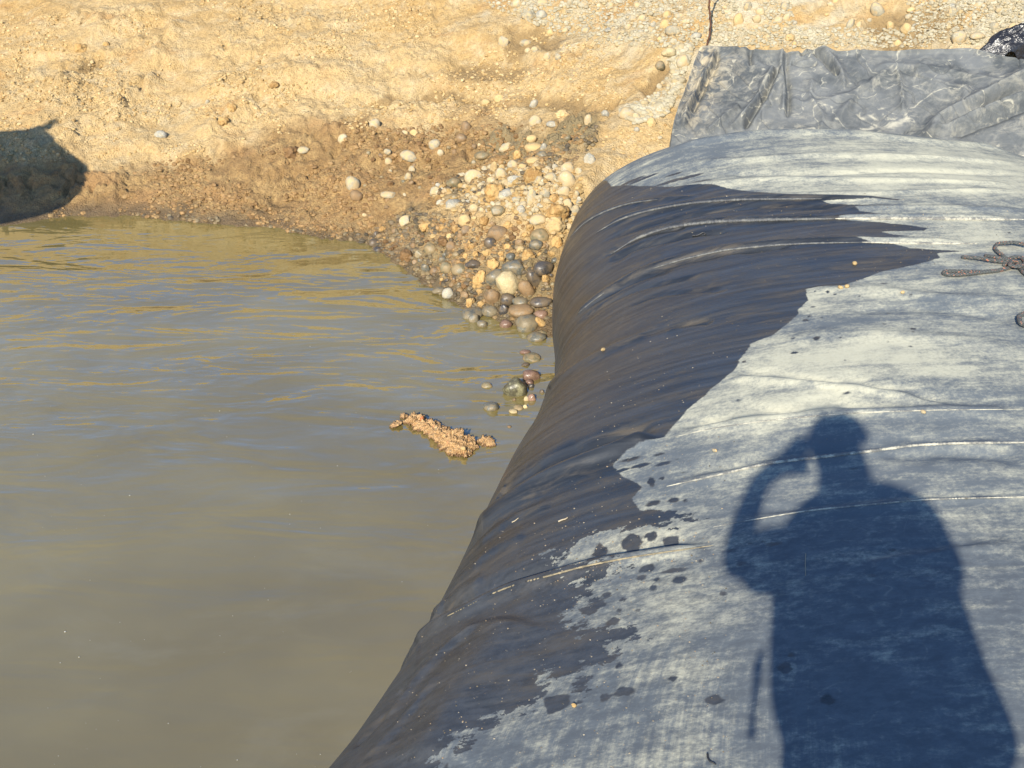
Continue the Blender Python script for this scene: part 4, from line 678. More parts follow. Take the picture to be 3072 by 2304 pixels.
# ---- many more alike stones, strewn over the same patches
def strew(c, poly, n, smin, smax, kinds, label, group, pw=1.6, asp=(.55, .9)):
    p = fr(c, poly); lo, hi = p.min(0), p.max(0); k = 0; tries = 0
    while k < n and tries < n*60:
        tries += 1; q = lo + rng.random(2)*(hi-lo)
        if not inside(q[None], p)[0]: continue
        s = smin+(smax-smin)*rng.random()**pw
        if any((q[0]-a)**2+((q[1]-b)*1.3)**2 < (.5*(s/CR[c][0]/3+w_))**2 for a, b, w_ in OCC): continue
        kd, mt = kinds[rng.integers(len(kinds))]; s0, ox, oy = CR[c]
        stone(c, q[0]*3*s0-ox*s0, q[1]*3*s0-oy*s0, s, s*rng.uniform(*asp), kd, mt, own_label(q, kd, mt, s/s0), group, roll=rng.uniform(-25, 25)); k += 1
strew(4, [(480, 560), (700, 450), (1000, 380), (1440, 440), (1430, 690), (1330, 840), (1000, 690), (600, 690)], 46, 26, 60, [('cobble', 'pale'), ('angular', 'pale'), ('angular', 'tan'), ('angular', 'grey'), ('clod', 'clod'), ('clod', 'clod'), ('clod', 'tan')], 'small pale or ochre stone filling the dry heap beside the tube', 'small stones in the dry heap')
strew(4, [(440, 760), (830, 720), (1010, 700), (1290, 820), (1290, 960), (1010, 990), (700, 1010), (560, 900)], 34, 34, 92, [('clod', 'clod'), ('clod', 'clod'), ('clod', 'mudclod'), ('angular', 'brown'), ('clod', 'tan')], '', 'clay clods on the brown heap', 1.3, (.6, .95))
strew(4, [(60, 880), (330, 730), (800, 790), (1290, 950), (1270, 1280), (700, 1230), (420, 1040)], 50, 24, 58, [('cobble', 'greywet'), ('angular', 'greywet'), ('angular', 'dark'), ('cobble', 'olive'), ('angular', 'brown'), ('clod', 'clod'), ('clod', 'mudclod'), ('clod', 'mudclod')], 'small wet stone bedded in the dark foot of the heap', 'small stones in the wet heap')
strew(4, [(0, 200), (480, 200), (900, 230), (1400, 200), (1330, 330), (900, 420), (450, 560), (0, 800)], 44, 22, 50, [('cobble', 'brown'), ('clod', 'mudclod'), ('clod', 'mudclod'), ('angular', 'olive'), ('angular', 'pale')], 'small stone or clod stuck in the wet brown bank', 'small stones in the mud')
strew(3, [(0, 0), (2212, 0), (2212, 220), (1750, 200), (1000, 270), (300, 260), (0, 280)], 30, 26, 60, [('cobble', 'pale'), ('cobble', 'pale'), ('angular', 'pale'), ('cobble', 'grey'), ('cobble', 'tan')], 'small pale stone lying on the gravel slope above the sheet', 'small stones on the gravel slope')
strew(2, [(1060, 0), (2000, 0), (2050, 260), (1500, 220), (1150, 110)], 24, 24, 52, [('cobble', 'pale'), ('cobble', 'pale'), ('angular', 'pale'), ('cobble', 'grey')], 'small pale stone on the gravel slope left of the rod', 'small stones left of the rod')
strew(2, [(2080, 420), (2120, 440), (2010, 700), (1930, 680), (1840, 650), (1960, 520)], 16, 26, 50, [('cobble', 'pale'), ('angular', 'pale')], 'small pale stone in the gravel strip beside the sheet', 'small stones in the gravel strip')
# ---- loose material too small to pick apart
def gmat(name, cols, rough=.9, spec=.3):
    m = NT(name); r = m.attr('rnd'); t = m.t.nodes.new('ShaderNodeValToRGB'); m.t.links.new(r, t.inputs[0]); e = t.color_ramp.elements
    t.color_ramp.interpolation = 'LINEAR'
    while len(e) < len(cols): e.new(.5)
    for i, cc in enumerate(cols): e[i].position = i/(len(cols)-1); e[i].color = (*cc, 1)
    c = m.mix(m.math('MULTIPLY', m.noise(m.pos(), 120, 3), .35), t.outputs[0], tuple(x*.6 for x in cols[0]))
    m.set('Base Color', c); m.set('Roughness', rough); m.set('Specular IOR Level', spec); return m.m
def scatter(name, c, polys, n, smin, smax, mat, label, cat, rough=False, pw=2.2, flat=(.4, .8), off=.1, place=None, clump=0.0):
    Vs, Fs, Rs = [], [], []; base = 0; protos = [[rock_shape('clod' if rough else ('cobble' if i % 2 else 'angular'), 900+i, b) for i in range(6)] for b in (IC1, IC2)]
    pts = []
    areas = [abs(sum(p[i][0]*p[(i+1) % len(p)][1]-p[(i+1) % len(p)][0]*p[i][1] for i in range(len(p)))) for p in polys]
    for p, a in zip(polys, areas):
        q = fr(c, p); lo, hi = q.min(0), q.max(0); k = int(n*a/sum(areas)); r = lo+rng.random((k*6+50, 2))*(hi-lo); r = r[inside(r, q)]
        if clump: r = r[sm(-clump, clump, fbm(r[:, 0]*.022, r[:, 1]*.045, seed=61)) > rng.random(len(r))]
        pts.append(r[:k])
    pts = np.vstack(pts); P = (place or ghit)(pts[:, 0], pts[:, 1]); L = P[:, 1]*cp-(P[:, 2]-H)*sp
    ok = (P[:, 2] > .004) if place is None else ~np.isnan(P[:, 0]); P, L = P[ok], L[ok]
    s = (smin+(smax-smin)*rng.random(len(P))**pw)*.4629/F*L
    for i in range(len(P)):
        big = s[i]*F/L[i] > 3.2; V, Fc = protos[1 if big else 0][rng.integers(6)]; a = rng.uniform(0, 6.28); ca, sa_ = math.cos(a), math.sin(a)
        R = np.array([[ca, -sa_, 0], [sa_, ca, 0], [0, 0, 1]]); sc = s[i]/2*np.array([1, rng.uniform(.6, 1), rng.uniform(*flat)])
        Vs.append((V*sc) @ R.T + P[i] + [0, 0, sc[2]*off]); Fs.append(Fc+base); base += len(V); Rs.append(np.full(len(V), rng.random()))
    me = new_mesh(name, np.vstack(Vs), np.vstack(Fs), False); attr(me, 'rnd', np.concatenate(Rs)); return tag(link(name, me, mat), label, cat, None, 'stuff')
GM_P = gmat('pale_gravel', [(.27, .225, .145), (.35, .305, .20), (.40, .355, .25), (.31, .265, .17), (.40, .30, .15)])
GM_T = gmat('ochre_crumbs', [(.30, .19, .075), (.43, .30, .13), (.50, .38, .20), (.38, .24, .09)])
GM_M = gmat('mud_crumbs', [(.15, .085, .031), (.22, .128, .048), (.30, .18, .07), (.25, .165, .07)], .65, .35)
GM_W = gmat('wet_pebbles', [(.06, .048, .03), (.12, .09, .05), (.21, .16, .085), (.23, .14, .055), (.10, .078, .05)], .6, .3)
scatter('gravel', 0, [[(1030, 0), (1085, 25), (1170, 60), (1290, 95), (1420, 104), (1500, 98), (1560, 90), (1600, 0)], [(1560, 60), (2010, 60), (2010, 102), (1560, 102)], [(1640, 0), (1705, 0), (1720, 60), (1650, 60)], [(1960, 0), (2212, 0), (2212, 95), (1990, 95)], [(1500, 95), (1440, 110), (1455, 185), (1340, 236), (1370, 268), (1440, 246), (1470, 190)], [(1500, 95), (1440, 110), (1455, 185), (1340, 236), (1370, 268), (1440, 246), (1470, 190)]], 6600, 3, 13, GM_P, 'pale grey gravel covering the slope above the grey sheet', 'gravel', pw=3.0)
scatter('sand_crumbs', 0, [[(0, 0), (1090, 0), (1200, 90), (1440, 110), (1330, 240), (1000, 260), (600, 290), (400, 340), (0, 350)], [(1270, 330), (1340, 270), (1440, 270), (1430, 310), (1300, 400)]], 6200, 2.5, 10, GM_T, 'ochre crumbs of dry earth strewn over the sandy bank', 'earth', True, 2.8, clump=.35)
scatter('mud_crumbs', 0, [[(100, 470), (186, 360), (394, 344), (537, 317), (680, 288), (1017, 264), (1270, 270), (1240, 350), (1000, 400), (910, 470), (1048, 482), (1173, 476), (1205, 530), (1000, 620), (870, 560), (690, 512), (300, 465)]], 3600, 4, 15, GM_M, 'lumpy brown mud crumbs along the wet bank', 'mud', True, 2.6, clump=.6, off=-.15)
scatter('wet_gravel', 0, [[(790, 505), (900, 440), (1030, 500), (1190, 530), (1195, 690), (1010, 690), (940, 630), (860, 566)], [(480, 484), (600, 488), (700, 508), (820, 490), (900, 540), (860, 560), (690, 513)], [(200, 455), (480, 470), (480, 487), (300, 466)], [(920, 400), (1160, 330), (1290, 270), (1290, 310), (1200, 390), (1000, 470)]], 2600, 4, 17, GM_W, 'wet grey gravel at the foot of the bank and the heap', 'gravel', pw=2.2, off=-.1)
scatter('heap_chips', 4, [[(500, 570), (700, 450), (1000, 390), (1440, 440), (1430, 690), (1330, 860), (1000, 690), (600, 690)]], 600, 6, 20, gmat('heap_chip', [(.27, .17, .06), (.38, .26, .11), (.36, .31, .20), (.33, .20, .07), (.42, .37, .25)]), 'pale and ochre chips between the stones of the dry heap', 'gravel', pw=1.5)
scatter('gravel', 0, [[(1498, 92), (1446, 105), (1450, 150), (1462, 185), (1440, 215), (1380, 225), (1338, 240), (1372, 268), (1440, 246), (1466, 200)]], 800, 7, 20, GM_P, 'pale gravel strip running down beside the left edge of the sheet', 'gravel', pw=1.6)
# =====================================================================  grey fabric sheet on the bank behind the tube
def curve_px(c, pts, n):
    q = densify(fr(c, pts), 1.0); d = np.r_[0, np.cumsum(np.linalg.norm(np.diff(q, axis=0), axis=1))]; t = np.linspace(0, d[-1], n)
    return np.stack([np.interp(t, d, q[:, 0]), np.interp(t, d, q[:, 1])], -1)
NU, NV = 110, 46
Bc = curve_px(3, [(40, 935), (300, 900), (700, 850), (1300, 870), (1900, 935), (2212, 965), (2900, 1010)], NU)
Tc = curve_px(3, [(232, 287), (262, 274), (420, 292), (560, 283), (720, 294), (850, 322), (930, 296), (1060, 304), (1250, 279), (1330, 294), (1500, 304), (1700, 299), (1900, 290), (2050, 330), (2212, 352), (2900, 380)], NU)
Lc = curve_px(3, [(40, 935), (52, 860), (62, 790), (92, 670), (134, 545), (192, 400), (232, 287)], NV)
Tc[:, 1] += 2.6*fbm(np.arange(NU)*.11, np.zeros(NU), seed=19, oct=3)-.6
u = np.linspace(0, 1, NU)[None, :, None]; v = np.linspace(0, 1, NV)[:, None, None]
PX = Bc[None]*(1-v)+Tc[None]*v + (1-u)**3*(Lc[:, None]-(Lc[:1, None]*(1-v)+Lc[-1:, None]*v))
zs = ZB + .12 + .04*fbm(gx*1.6, gy*1.6, seed=91, oct=3)
D0 = march(PX[..., 0], PX[..., 1], zs)
NU2, NV2 = 620, 300
def up2(A, ny, nx):
    yi = np.linspace(0, A.shape[0]-1.001, ny); xi = np.linspace(0, A.shape[1]-1.001, nx); j = yi.astype(int)[:, None]; i = xi.astype(int)[None]; a = (yi-yi.astype(int))[:, None, None]; b = (xi-xi.astype(int))[None, :, None]
    return A[j, i]*(1-a)*(1-b)+A[j, i+1]*(1-a)*b+A[j+1, i]*a*(1-b)+A[j+1, i+1]*a*b
for k in range(2): D0[1:-1, 1:-1] = .25*(D0[:-2, 1:-1]+D0[2:, 1:-1]+D0[1:-1, :-2]+D0[1:-1, 2:])
D = up2(D0, NV2, NU2); PX2 = up2(PX, NV2, NU2).reshape(-1, 2)
DN = grid_normals(D)
if DN[NV2//2, NU2//2, 2] < 0: DN = -DN
dz = np.zeros(len(PX2))
def s3(p): return fr(3, p)
for pts, wd, am in [  # in frame px on the sheet: width, height in metres
    ([(352, 290), (325, 400), (262, 500), (218, 600), (180, 670), (150, 800)], 4.5, .050), ([(372, 300), (345, 400), (285, 510), (240, 610), (200, 700)], 3.2, -.045), ([(240, 300), (190, 430), (140, 560), (95, 700), (70, 820)], 4, .035),
    ([(742, 400), (702, 475), (652, 580), (592, 680), (512, 792)], 3.0, -.045), ([(715, 400), (672, 480), (622, 580), (560, 680), (480, 780)], 5, .045), ([(775, 410), (735, 480), (690, 590), (630, 690), (560, 790)], 5, .030),
    ([(757, 300), (748, 420), (765, 560), (760, 700)], 4, .034), ([(780, 300), (772, 420), (790, 560), (785, 720)], 4, -.030), ([(566, 290), (560, 340), (572, 400)], 2.5, -.030),
    ([(850, 330), (930, 300), (990, 345), (1050, 405), (1080, 440), (1098, 475)], 2.6, -.045), ([(860, 312), (940, 288), (1015, 330), (1080, 400), (1115, 470), (1130, 560)], 5, .035), ([(805, 368), (860, 385), (970, 378)], 2.4, -.025),
    ([(2400, 400), (2212, 482), (2000, 585), (1800, 695), (1600, 800)], 7, .070), ([(2400, 440), (2212, 525), (2000, 625), (1820, 725), (1650, 820)], 5, -.045), ([(2400, 520), (2212, 605), (1950, 705), (1700, 800), (1560, 850)], 7, .060), ([(2400, 570), (2212, 655), (1980, 745), (1760, 835)], 5, -.04),
    ([(500, 640), (400, 720), (290, 810)], 4, .03), ([(640, 610), (540, 700), (420, 790)], 4, .022), ([(1440, 420), (1470, 500), (1480, 600), (1480, 690)], 4, .024), ([(1420, 420), (1250, 540), (1100, 700), (1040, 790)], 6, .026), ([(940, 470), (920, 600), (1000, 720), (980, 800)], 5, .022), ([(770, 590), (900, 640), (1100, 600), (1300, 540)], 5, .02), ([(1540, 420), (1700, 520), (1900, 560)], 8, .02), ([(1280, 440), (1400, 400), (1600, 410), (1900, 470), (2100, 500)], 5, .018)]:
    pl = densify(fr(3, pts), 3); d, t = seg_dist(PX2, pl); wv = 1+.3*vnoise(t*7, t*0, seed=len(pts))
    dz += am*1.15*np.exp(-(d/(wd*.8*wv))**1.5)*sm(0, .1, t)*sm(1, .88, t)
X_, Y_, Z_ = D.reshape(-1, 3).T
r1 = fbm(X_*3+.6*fbm(X_*2, Y_*2, seed=5), Y_*2.2, seed=93, oct=4); dz += .006*(1-np.abs(r1))+.003*fbm(X_*9, Y_*7, seed=94, oct=3)
tri = np.abs(fbm(X_*5+Y_*3, Y_*4-X_*2, seed=95, oct=2)); dz -= .009*np.exp(-(tri/.07)**2)
uu = np.broadcast_to(np.linspace(0, 1, NU2)[None], (NV2, NU2)).ravel(); vv = np.broadcast_to(np.linspace(0, 1, NV2)[:, None], (NV2, NU2)).ravel()
edge = np.minimum(sm(0, .012, uu), sm(1, .975, vv)); hem = np.exp(-((vv-.965)/.014)**2)*.018
Dd = D.reshape(-1, 3)+DN.reshape(-1, 3)*(dz*edge+hem)[:, None]; Dd[:, 2] -= .22*(1-edge)
m = NT('sheet_fabric'); p = m.pos(); n1 = m.noise(p, 2.6, 5, .62, .7); n2 = m.noise(p, 14, 6, .7, .8); n3 = m.noise(p, 120, 3, .7); ds = m.attr('dust'); n4 = m.noise(m.scale(p, (5, 5, 5)), 1.0, 7, .72, 2.2)
c = m.mix(m.ramp(n1, .34, .66), (.058, .064, .066), (.128, .132, .128)); c = m.mix(m.math('MULTIPLY', m.ramp(n2, .42, .74), .46), c, (.25, .24, .20))
c = m.mix(m.math('MULTIPLY', m.ramp(n4, .52, .68), .45), c, (.33, .305, .235)); c = m.mix(m.ramp(m.math('ADD', ds, m.math('MULTIPLY', m.math('SUBTRACT', n2, .5), 1.3)), .30, .75), c, m.mix(n3, (.30, .28, .215), (.40, .375, .295)))
vn = m.noise(p, 3.2, 3, .5, .5); c = m.mix(m.math('MULTIPLY', m.math('MULTIPLY', m.ramp(m.math('ABSOLUTE', m.math('SUBTRACT', vn, .5)), 0, .012, 1, 0), m.ramp(n2, .40, .58)), .7), c, (.40, .37, .28)); vn = m.noise(m.addv(p, (5, 2, 1)), 2.6, 2, .5, .3); c = m.mix(m.math('MULTIPLY', m.ramp(m.math('ABSOLUTE', m.math('SUBTRACT', vn, .5)), 0, .006, 1, 0), .22), c, (.035, .037, .038))
c = m.mix(m.math('MULTIPLY', m.ramp(m.attr('tanside'), .2, .9), m.ramp(n2, .40, .62, 0, .75)), c, (.42, .34, .21))
m.set('Base Color', c); m.set('Roughness', .88); m.set('Specular IOR Level', .3); m.bump(m.math('ADD', n3, m.math('MULTIPLY', n2, 1.5)), .4, .006); M_SHEET = m.m
me = new_mesh('fabric_sheet', Dd, grid_faces(NV2, NU2)); qs = PX2
def gpx(c, x, y, rx, ry): q = fr(c, (x, y)); s = CR[c][0]*3; return np.exp(-((qs[:, 0]-q[0])/(rx/s))**2-((qs[:, 1]-q[1])/(ry/s))**2)
d1, _ = seg_dist(qs, fr(3, [(1440, 420), (1460, 500), (1480, 600), (1490, 690)])); d2, _ = seg_dist(qs, fr(3, [(1560, 690), (1450, 750), (1300, 805)]))
attr(me, 'dust', .30*np.exp(-(d1/3)**2)+.42*np.exp(-(d2/4)**2)+.30*gpx(3, 1480, 740, 110, 36)+.2*gpx(3, 1380, 430, 150, 60)+.18*gpx(3, 1120, 660, 150, 60)+.25*gpx(3, 700, 560, 80, 200)+.25*gpx(3, 350, 790, 250, 60))
attr(me, 'tanside', .8*gpx(3, 220, 450, 130, 400)+.4*gpx(3, 450, 400, 250, 300))
tag(link('fabric_sheet', me, M_SHEET), 'creased grey fabric sheet spread on the bank behind the tube', 'fabric sheet')
# ---- crumpled black plastic at its upper right corner
m = NT('black_plastic'); m.set('Base Color', m.mix(m.noise(m.pos(), 9, 4), (.008, .008, .009), (.022, .021, .022))); m.set('Roughness', .28); m.bump(m.noise(m.pos(), 22, 4, .6, .8), .6, .02); M_BLACK = m.m
q = fr(3, (2150, 330)); C0 = march(q[0], q[1], zs); nx_, ny_ = 90, 50
lx, ly = np.meshgrid(np.linspace(-1, 1.4, nx_), np.linspace(-1, 1, ny_)); ex = .20; ey = .07
ang = np.arctan2(ly, lx); rr = np.hypot(np.clip(lx, -1, .6), ly)*(1+.12*np.sin(5*ang+1)); bx = C0[0]+.02+lx*ex; by = C0[1]+.10+ly*ey
hgt = .035*sm(1.0, .15, rr)*(1+.5*fbm(lx*2.2, ly*2.2, seed=5)) + .02*(1-np.abs(fbm(lx*3+1.5*ly, ly*3, seed=6, oct=3)))*sm(1.05, .5, rr)
bz = interp_grid(zs, bx.ravel(), by.ravel()).reshape(bx.shape)+hgt-.10*sm(.85, 1.1, rr)
tag(link('plastic_sheet', new_mesh('plastic_sheet', np.stack([bx, by, bz], -1).reshape(-1, 3), grid_faces(ny_, nx_)), M_BLACK), 'crumpled shiny black plastic at the upper right corner of the grey sheet', 'plastic sheet')
# =====================================================================  rusty rod
m = NT('rusty_steel'); n = m.noise(m.pos(), 30, 5, .7); m.set('Base Color', m.mix(n, (.055, .028, .018), (.16, .07, .035))); m.set('Roughness', .8); m.set('Metallic', .3); m.bump(m.noise(m.pos(), 200, 3), .5, .003); M_RUST = m.m
q0, q1 = fr(3, (297, 278)), fr(3, (325, 0)); P0 = march(q0[0], q0[1], ZG); d = ray(*q1); P1 = d*(P0[1]/d[1])+np.array([0, 0, H]); ax_ = P1-P0
t = np.linspace(-.25, 2.4, 40)[:, None]; pth = P0+ax_*t+np.array([.012, 0, 0])*np.sin(t*4.5)
rod = empty('rusty_rod', tuple(P0), 'thin rusty steel rod standing upright at the left top corner of the sheet', 'steel rod')
V, Fc = tube_mesh(pth, .0052, 8); child(link('rod', poly_mesh('rod', V, Fc), M_RUST), rod)
tw = np.linspace(-.1, 2.2, 140); V, Fc = tube_mesh(P0+ax_*tw[:, None]+np.array([.012, 0, 0])*np.sin(tw*4.5)[:, None]+.007*np.stack([np.cos(tw*26), np.sin(tw*26), 0*tw], -1), .002, 5); child(link('wire', poly_mesh('wire', V, Fc), M_RUST), rod)
# =====================================================================  mud clump in the pond
def water_pt(c, x, y, z=0.0): q = fr(c, (x, y)); return atz(q[0], q[1], z)
def lump_mesh(name, spine, rad, ns=56, seed=0, n=240, rough=1.0, hz=.68):
    S = densify(np.asarray(spine, float), 1e-3); k = np.linspace(0, len(S)-1, n); S = np.stack([np.interp(k, np.arange(len(S)), S[:, j]) for j in range(3)], -1)
    R = 1.3*pchip(np.linspace(0, 1, len(rad)), np.array(rad), np.linspace(0, 1, n)); V, Fc = tube_mesh(S, np.maximum(R, 1e-4), ns, 0, hz)
    c0 = np.vstack([np.repeat(S, ns, 0), S[:1], S[-1:]]); dr = V-c0; L = np.linalg.norm(dr, axis=1)[:, None]+1e-9
    nz = .40*fbm(V[:, 0]*20, V[:, 1]*20, V[:, 2]*20, 2, seed)+.42*fbm(V[:, 0]*70, V[:, 1]*70, V[:, 2]*70, 4, seed+4, .65)+.34*(1-2*np.abs(fbm(V[:, 0]*110, V[:, 1]*110, V[:, 2]*110, 2, seed+9)))
    V = c0+dr*(1+rough*nz[:, None]); me = poly_mesh(name, V, Fc); return me
m = NT('wet_clay'); p = m.pos(); n1 = m.noise(p, 30, 5, .7, .5); n2 = m.noise(p, 140, 4, .65); n3 = m.noise(p, 55, 3)
c = m.mix(n1, (.40, .225, .085), (.58, .385, .18)); c = m.mix(m.math('MULTIPLY', m.ramp(n2, .60, .42, 0, 1), .55), c, (.13, .065, .025)); c = m.mix(m.math('MULTIPLY', m.ramp(n3, .58, .70), .7), c, (.42, .19, .085)); c = m.mix(m.math('MULTIPLY', m.ramp(m.noise(p, 40, 3), .62, .70), .6), c, (.17, .165, .12))
sx = m.t.nodes.new('ShaderNodeSeparateXYZ'); m.t.links.new(p, sx.inputs[0]); c = m.mix(m.ramp(m.math('ADD', sx.outputs[2], m.math('MULTIPLY', n1, .008)), .018, .008), c, (.12, .065, .028))
m.set('Base Color', c); m.set('Roughness', m.ramp(n3, .35, .65, .25, .65)); m.bump(m.math('ADD', n2, m.noise(p, 300, 3)), .8, .006); M_CLAY = m.m
m = NT('red_clay'); m.set('Base Color', m.mix(m.noise(m.pos(), 60, 4), (.30, .085, .025), (.42, .15, .05))); m.set('Roughness', .4); m.bump(m.noise(m.pos(), 180, 3), .6, .004); M_RED = m.m
ctr = water_pt(5, 750, 880)
clump = empty('mud_clump', tuple(ctr), 'long lumpy ochre mud clump lying in the shallow pond water', 'mud clump')
sp_ = [water_pt(5, x, y, .006) for x, y in [(370, 735), (470, 730), (580, 770), (720, 850), (860, 930), (980, 985), (1090, 985), (1150, 990)]]
child(link('clay_body', lump_mesh('clay_body', sp_, [.004, .026, .025, .024, .027, .037, .030, .004], seed=3), M_CLAY), clump)
child(link('clay_body', lump_mesh('clay_lobe', [water_pt(5, x, y, .004) for x, y in [(800, 1030), (900, 1040), (1000, 1045), (1080, 1020)]], [.003, .022, .024, .003], seed=8, n=80), M_CLAY), clump)
child(link('clay_body', lump_mesh('clay_crest', [water_pt(5, x, y, .016) for x, y in [(840, 935), (920, 900), (1000, 905), (1060, 930), (1110, 960)]], [.002, .013, .016, .016, .002], seed=21, n=80), M_CLAY), clump)
for pts_, rs, sd in [([(228, 775), (270, 775), (320, 755), (365, 725)], [.003, .015, .016, .003], 31), ([(340, 690), (380, 680), (430, 685)], [.003, .013, .003], 35), ([(1120, 950), (1180, 930), (1240, 945), (1320, 975)], [.003, .021, .019, .003], 41), ([(590, 735), (670, 745), (750, 785), (815, 790)], [.003, .011, .010, .003], 45)]:
    child(link('clay_lump', lump_mesh('clay_lump', [water_pt(5, a, b, .004) for a, b in pts_], rs, seed=sd, n=50, ns=24), M_CLAY), clump)
V, Fc = rock_shape('angular', 5, IC3); w0 = water_pt(5, 565, 705, .03)
o = child(link('clay_chip', new_mesh('clay_chip', V*np.array([.010, .012, .017])+w0, Fc), M_RED), clump); o['label'] = 'red clay chip'
V, Fc = rock_shape('cobble', 6, IC3); w0 = water_pt(5, 930, 845, .02); child(link('pebble', new_mesh('pebble', V*np.array([.018, .013, .012])+w0, Fc), SM['brown']), clump)
V, Fc = rock_shape('cobble', 8, IC3); w0 = water_pt(5, 985, 1005, .035); child(link('pebble', new_mesh('pebble', V*np.array([.012, .010, .010])+w0, Fc), SM['tan']), clump)
# =====================================================================  rope, twigs and pebbles lying on the tube
m = NT('dark_rope'); n1 = m.noise(m.pos(), 260, 2); n2 = m.noise(m.pos(), 120, 2)
wv = m.t.nodes.new('ShaderNodeTexWave'); m.t.links.new(m.pos(), wv.inputs['Vector']); wv.bands_direction = 'DIAGONAL'; wv.inputs['Scale'].default_value = 45; wv.inputs['Distortion'].default_value = 2
c = m.mix(n1, (.035, .038, .036), (.11, .115, .105)); c = m.mix(m.math('MULTIPLY', m.ramp(n2, .60, .66), .9), c, (.45, .17, .09)); m.set('Base Color', c); m.set('Roughness', .85); m.bump(wv.outputs['Fac'], .9, .004); M_ROPE = m.m
def strand(c, pts, r, off=None, jit=.05, arch=None, frm=6):
    P, N = thit(c, densify(pts, frm)); P = P+N*((r*.9 if off is None else off))
    if arch: P = P+N*arch*np.sin(np.linspace(0, math.pi, len(P)))[:, None]
    q = []; n = max(12, int(len(P)*5)); k = np.linspace(0, len(P)-1, n); P = np.stack([np.interp(k, np.arange(len(P)), P[:, j]) for j in range(3)], -1)
    for it in range(3): P[1:-1] = .25*P[:-2]+.5*P[1:-1]+.25*P[2:]
    return P
def rope_mesh(name, P, r, turns=180):
    L = np.r_[0, np.cumsum(np.linalg.norm(np.diff(P, axis=0), axis=1))]; n = max(40, int(L[-1]/.0035)); t = np.linspace(0, L[-1], n); P = np.stack([np.interp(t, L, P[:, j]) for j in range(3)], -1)
    T = np.gradient(P, axis=0); T /= np.linalg.norm(T, axis=1)[:, None]+1e-9; S = np.cross(T, [0, 0, 1.]); S /= np.linalg.norm(S, axis=1)[:, None]+1e-9; U = np.cross(S, T); Vs, Fs, b = [], [], 0
    for k in range(3):
        a = t*turns+k*2.094; C_ = P+(np.cos(a)[:, None]*S+np.sin(a)[:, None]*U)*r*.5; V, Fc = tube_mesh(C_, r*.62, 6); Fs += [tuple(i+b for i in f) for f in Fc]; Vs.append(V); b += len(V)
    return poly_mesh(name, np.vstack(Vs), Fs)
rp, _ = thit(6, [(2170, 440)]); rope = empty('rope', tuple(rp[0]), 'dark grey rope with orange flecks tied in a bow on top of the tube', 'rope')
r = .0068
for nm, pts, ar in [('loop', [(2160, 440), (2110, 410), (2078, 380), (2090, 362), (2150, 360), (2215, 372), (2300, 400), (2330, 430), (2260, 440), (2180, 436)], .012), ('loop', [(2165, 450), (2120, 470), (2000, 488), (1900, 498), (1850, 494), (1846, 486), (1880, 482), (1980, 484), (2080, 478), (2170, 455)], .004),
                    ('tail', [(2165, 438), (2120, 436), (2070, 424), (2035, 408)], .012), ('tail', [(2150, 442), (2080, 440), (2000, 428), (1930, 414)], .010), ('knot', [(2120, 452), (2150, 425), (2190, 430), (2210, 455), (2180, 475), (2140, 462), (2160, 438), (2200, 446)], .016), ('loop', [(2175, 450), (2240, 480), (2330, 490), (2380, 460), (2300, 440), (2200, 445)], .012), ('tail', [(2180, 450), (2210, 490), (2260, 520), (2330, 540)], .004)]:
    child(link(nm, rope_mesh(nm, strand(6, pts, r, arch=ar), r), M_ROPE), rope)
rp, _ = thit(6, [(2205, 705)]); tag(link('rope', rope_mesh('rope', strand(6, [(2300, 660), (2240, 672), (2200, 684), (2186, 700), (2190, 722), (2215, 730), (2270, 728)], .0078, arch=.01), .0078), M_ROPE), 'short dark rope loop at the right border, nearer than the bow', 'rope')
m = NT('dry_twig'); m.set('Base Color', m.mix(m.noise(m.pos(), 60, 4), (.22, .17, .10), (.42, .36, .25))); m.set('Roughness', .9); M_TWIG = m.m
m = NT('black_wire'); m.set('Base Color', (.015, .015, .016)); m.set('Roughness', .5); M_WIRE = m.m
for nm, c, pts, r, mt, lb, ct in [('twig', 7, [(1282, 440), (1300, 432), (1318, 427), (1328, 420)], .0026, M_TWIG, 'short pale twig on the wet black flank of the tube, right of a thinner one', 'twig'), ('twig', 7, [(1052, 442), (1068, 434), (1084, 420)], .0017, M_TWIG, 'thin pale twig low on the wet black flank of the tube', 'twig'),
                              ('wire', 8, [(176, 1600), (178, 1618), (190, 1634), (205, 1640), (212, 1646)], .0022, M_WIRE, 'short hooked black wire on the dusty tube at the bottom edge', 'wire'), ('twig', 6, [(718, 312), (735, 312), (752, 306), (766, 299), (778, 303), (770, 309)], .0045, M_WIRE, 'curled black scrap on the wet folds of the tube', 'scrap'), ('straw', 8, [(600, 735), (598, 780), (600, 830)], .0009, M_TWIG, 'pale thin straw inside the shadow on the tube', 'straw')]:
    P = strand(c, pts, r); V, Fc = tube_mesh(P, r*(1-.4*np.linspace(0, 1, len(P))), 7, .1); tag(link(nm, poly_mesh(nm, V, Fc), mt), lb, ct)
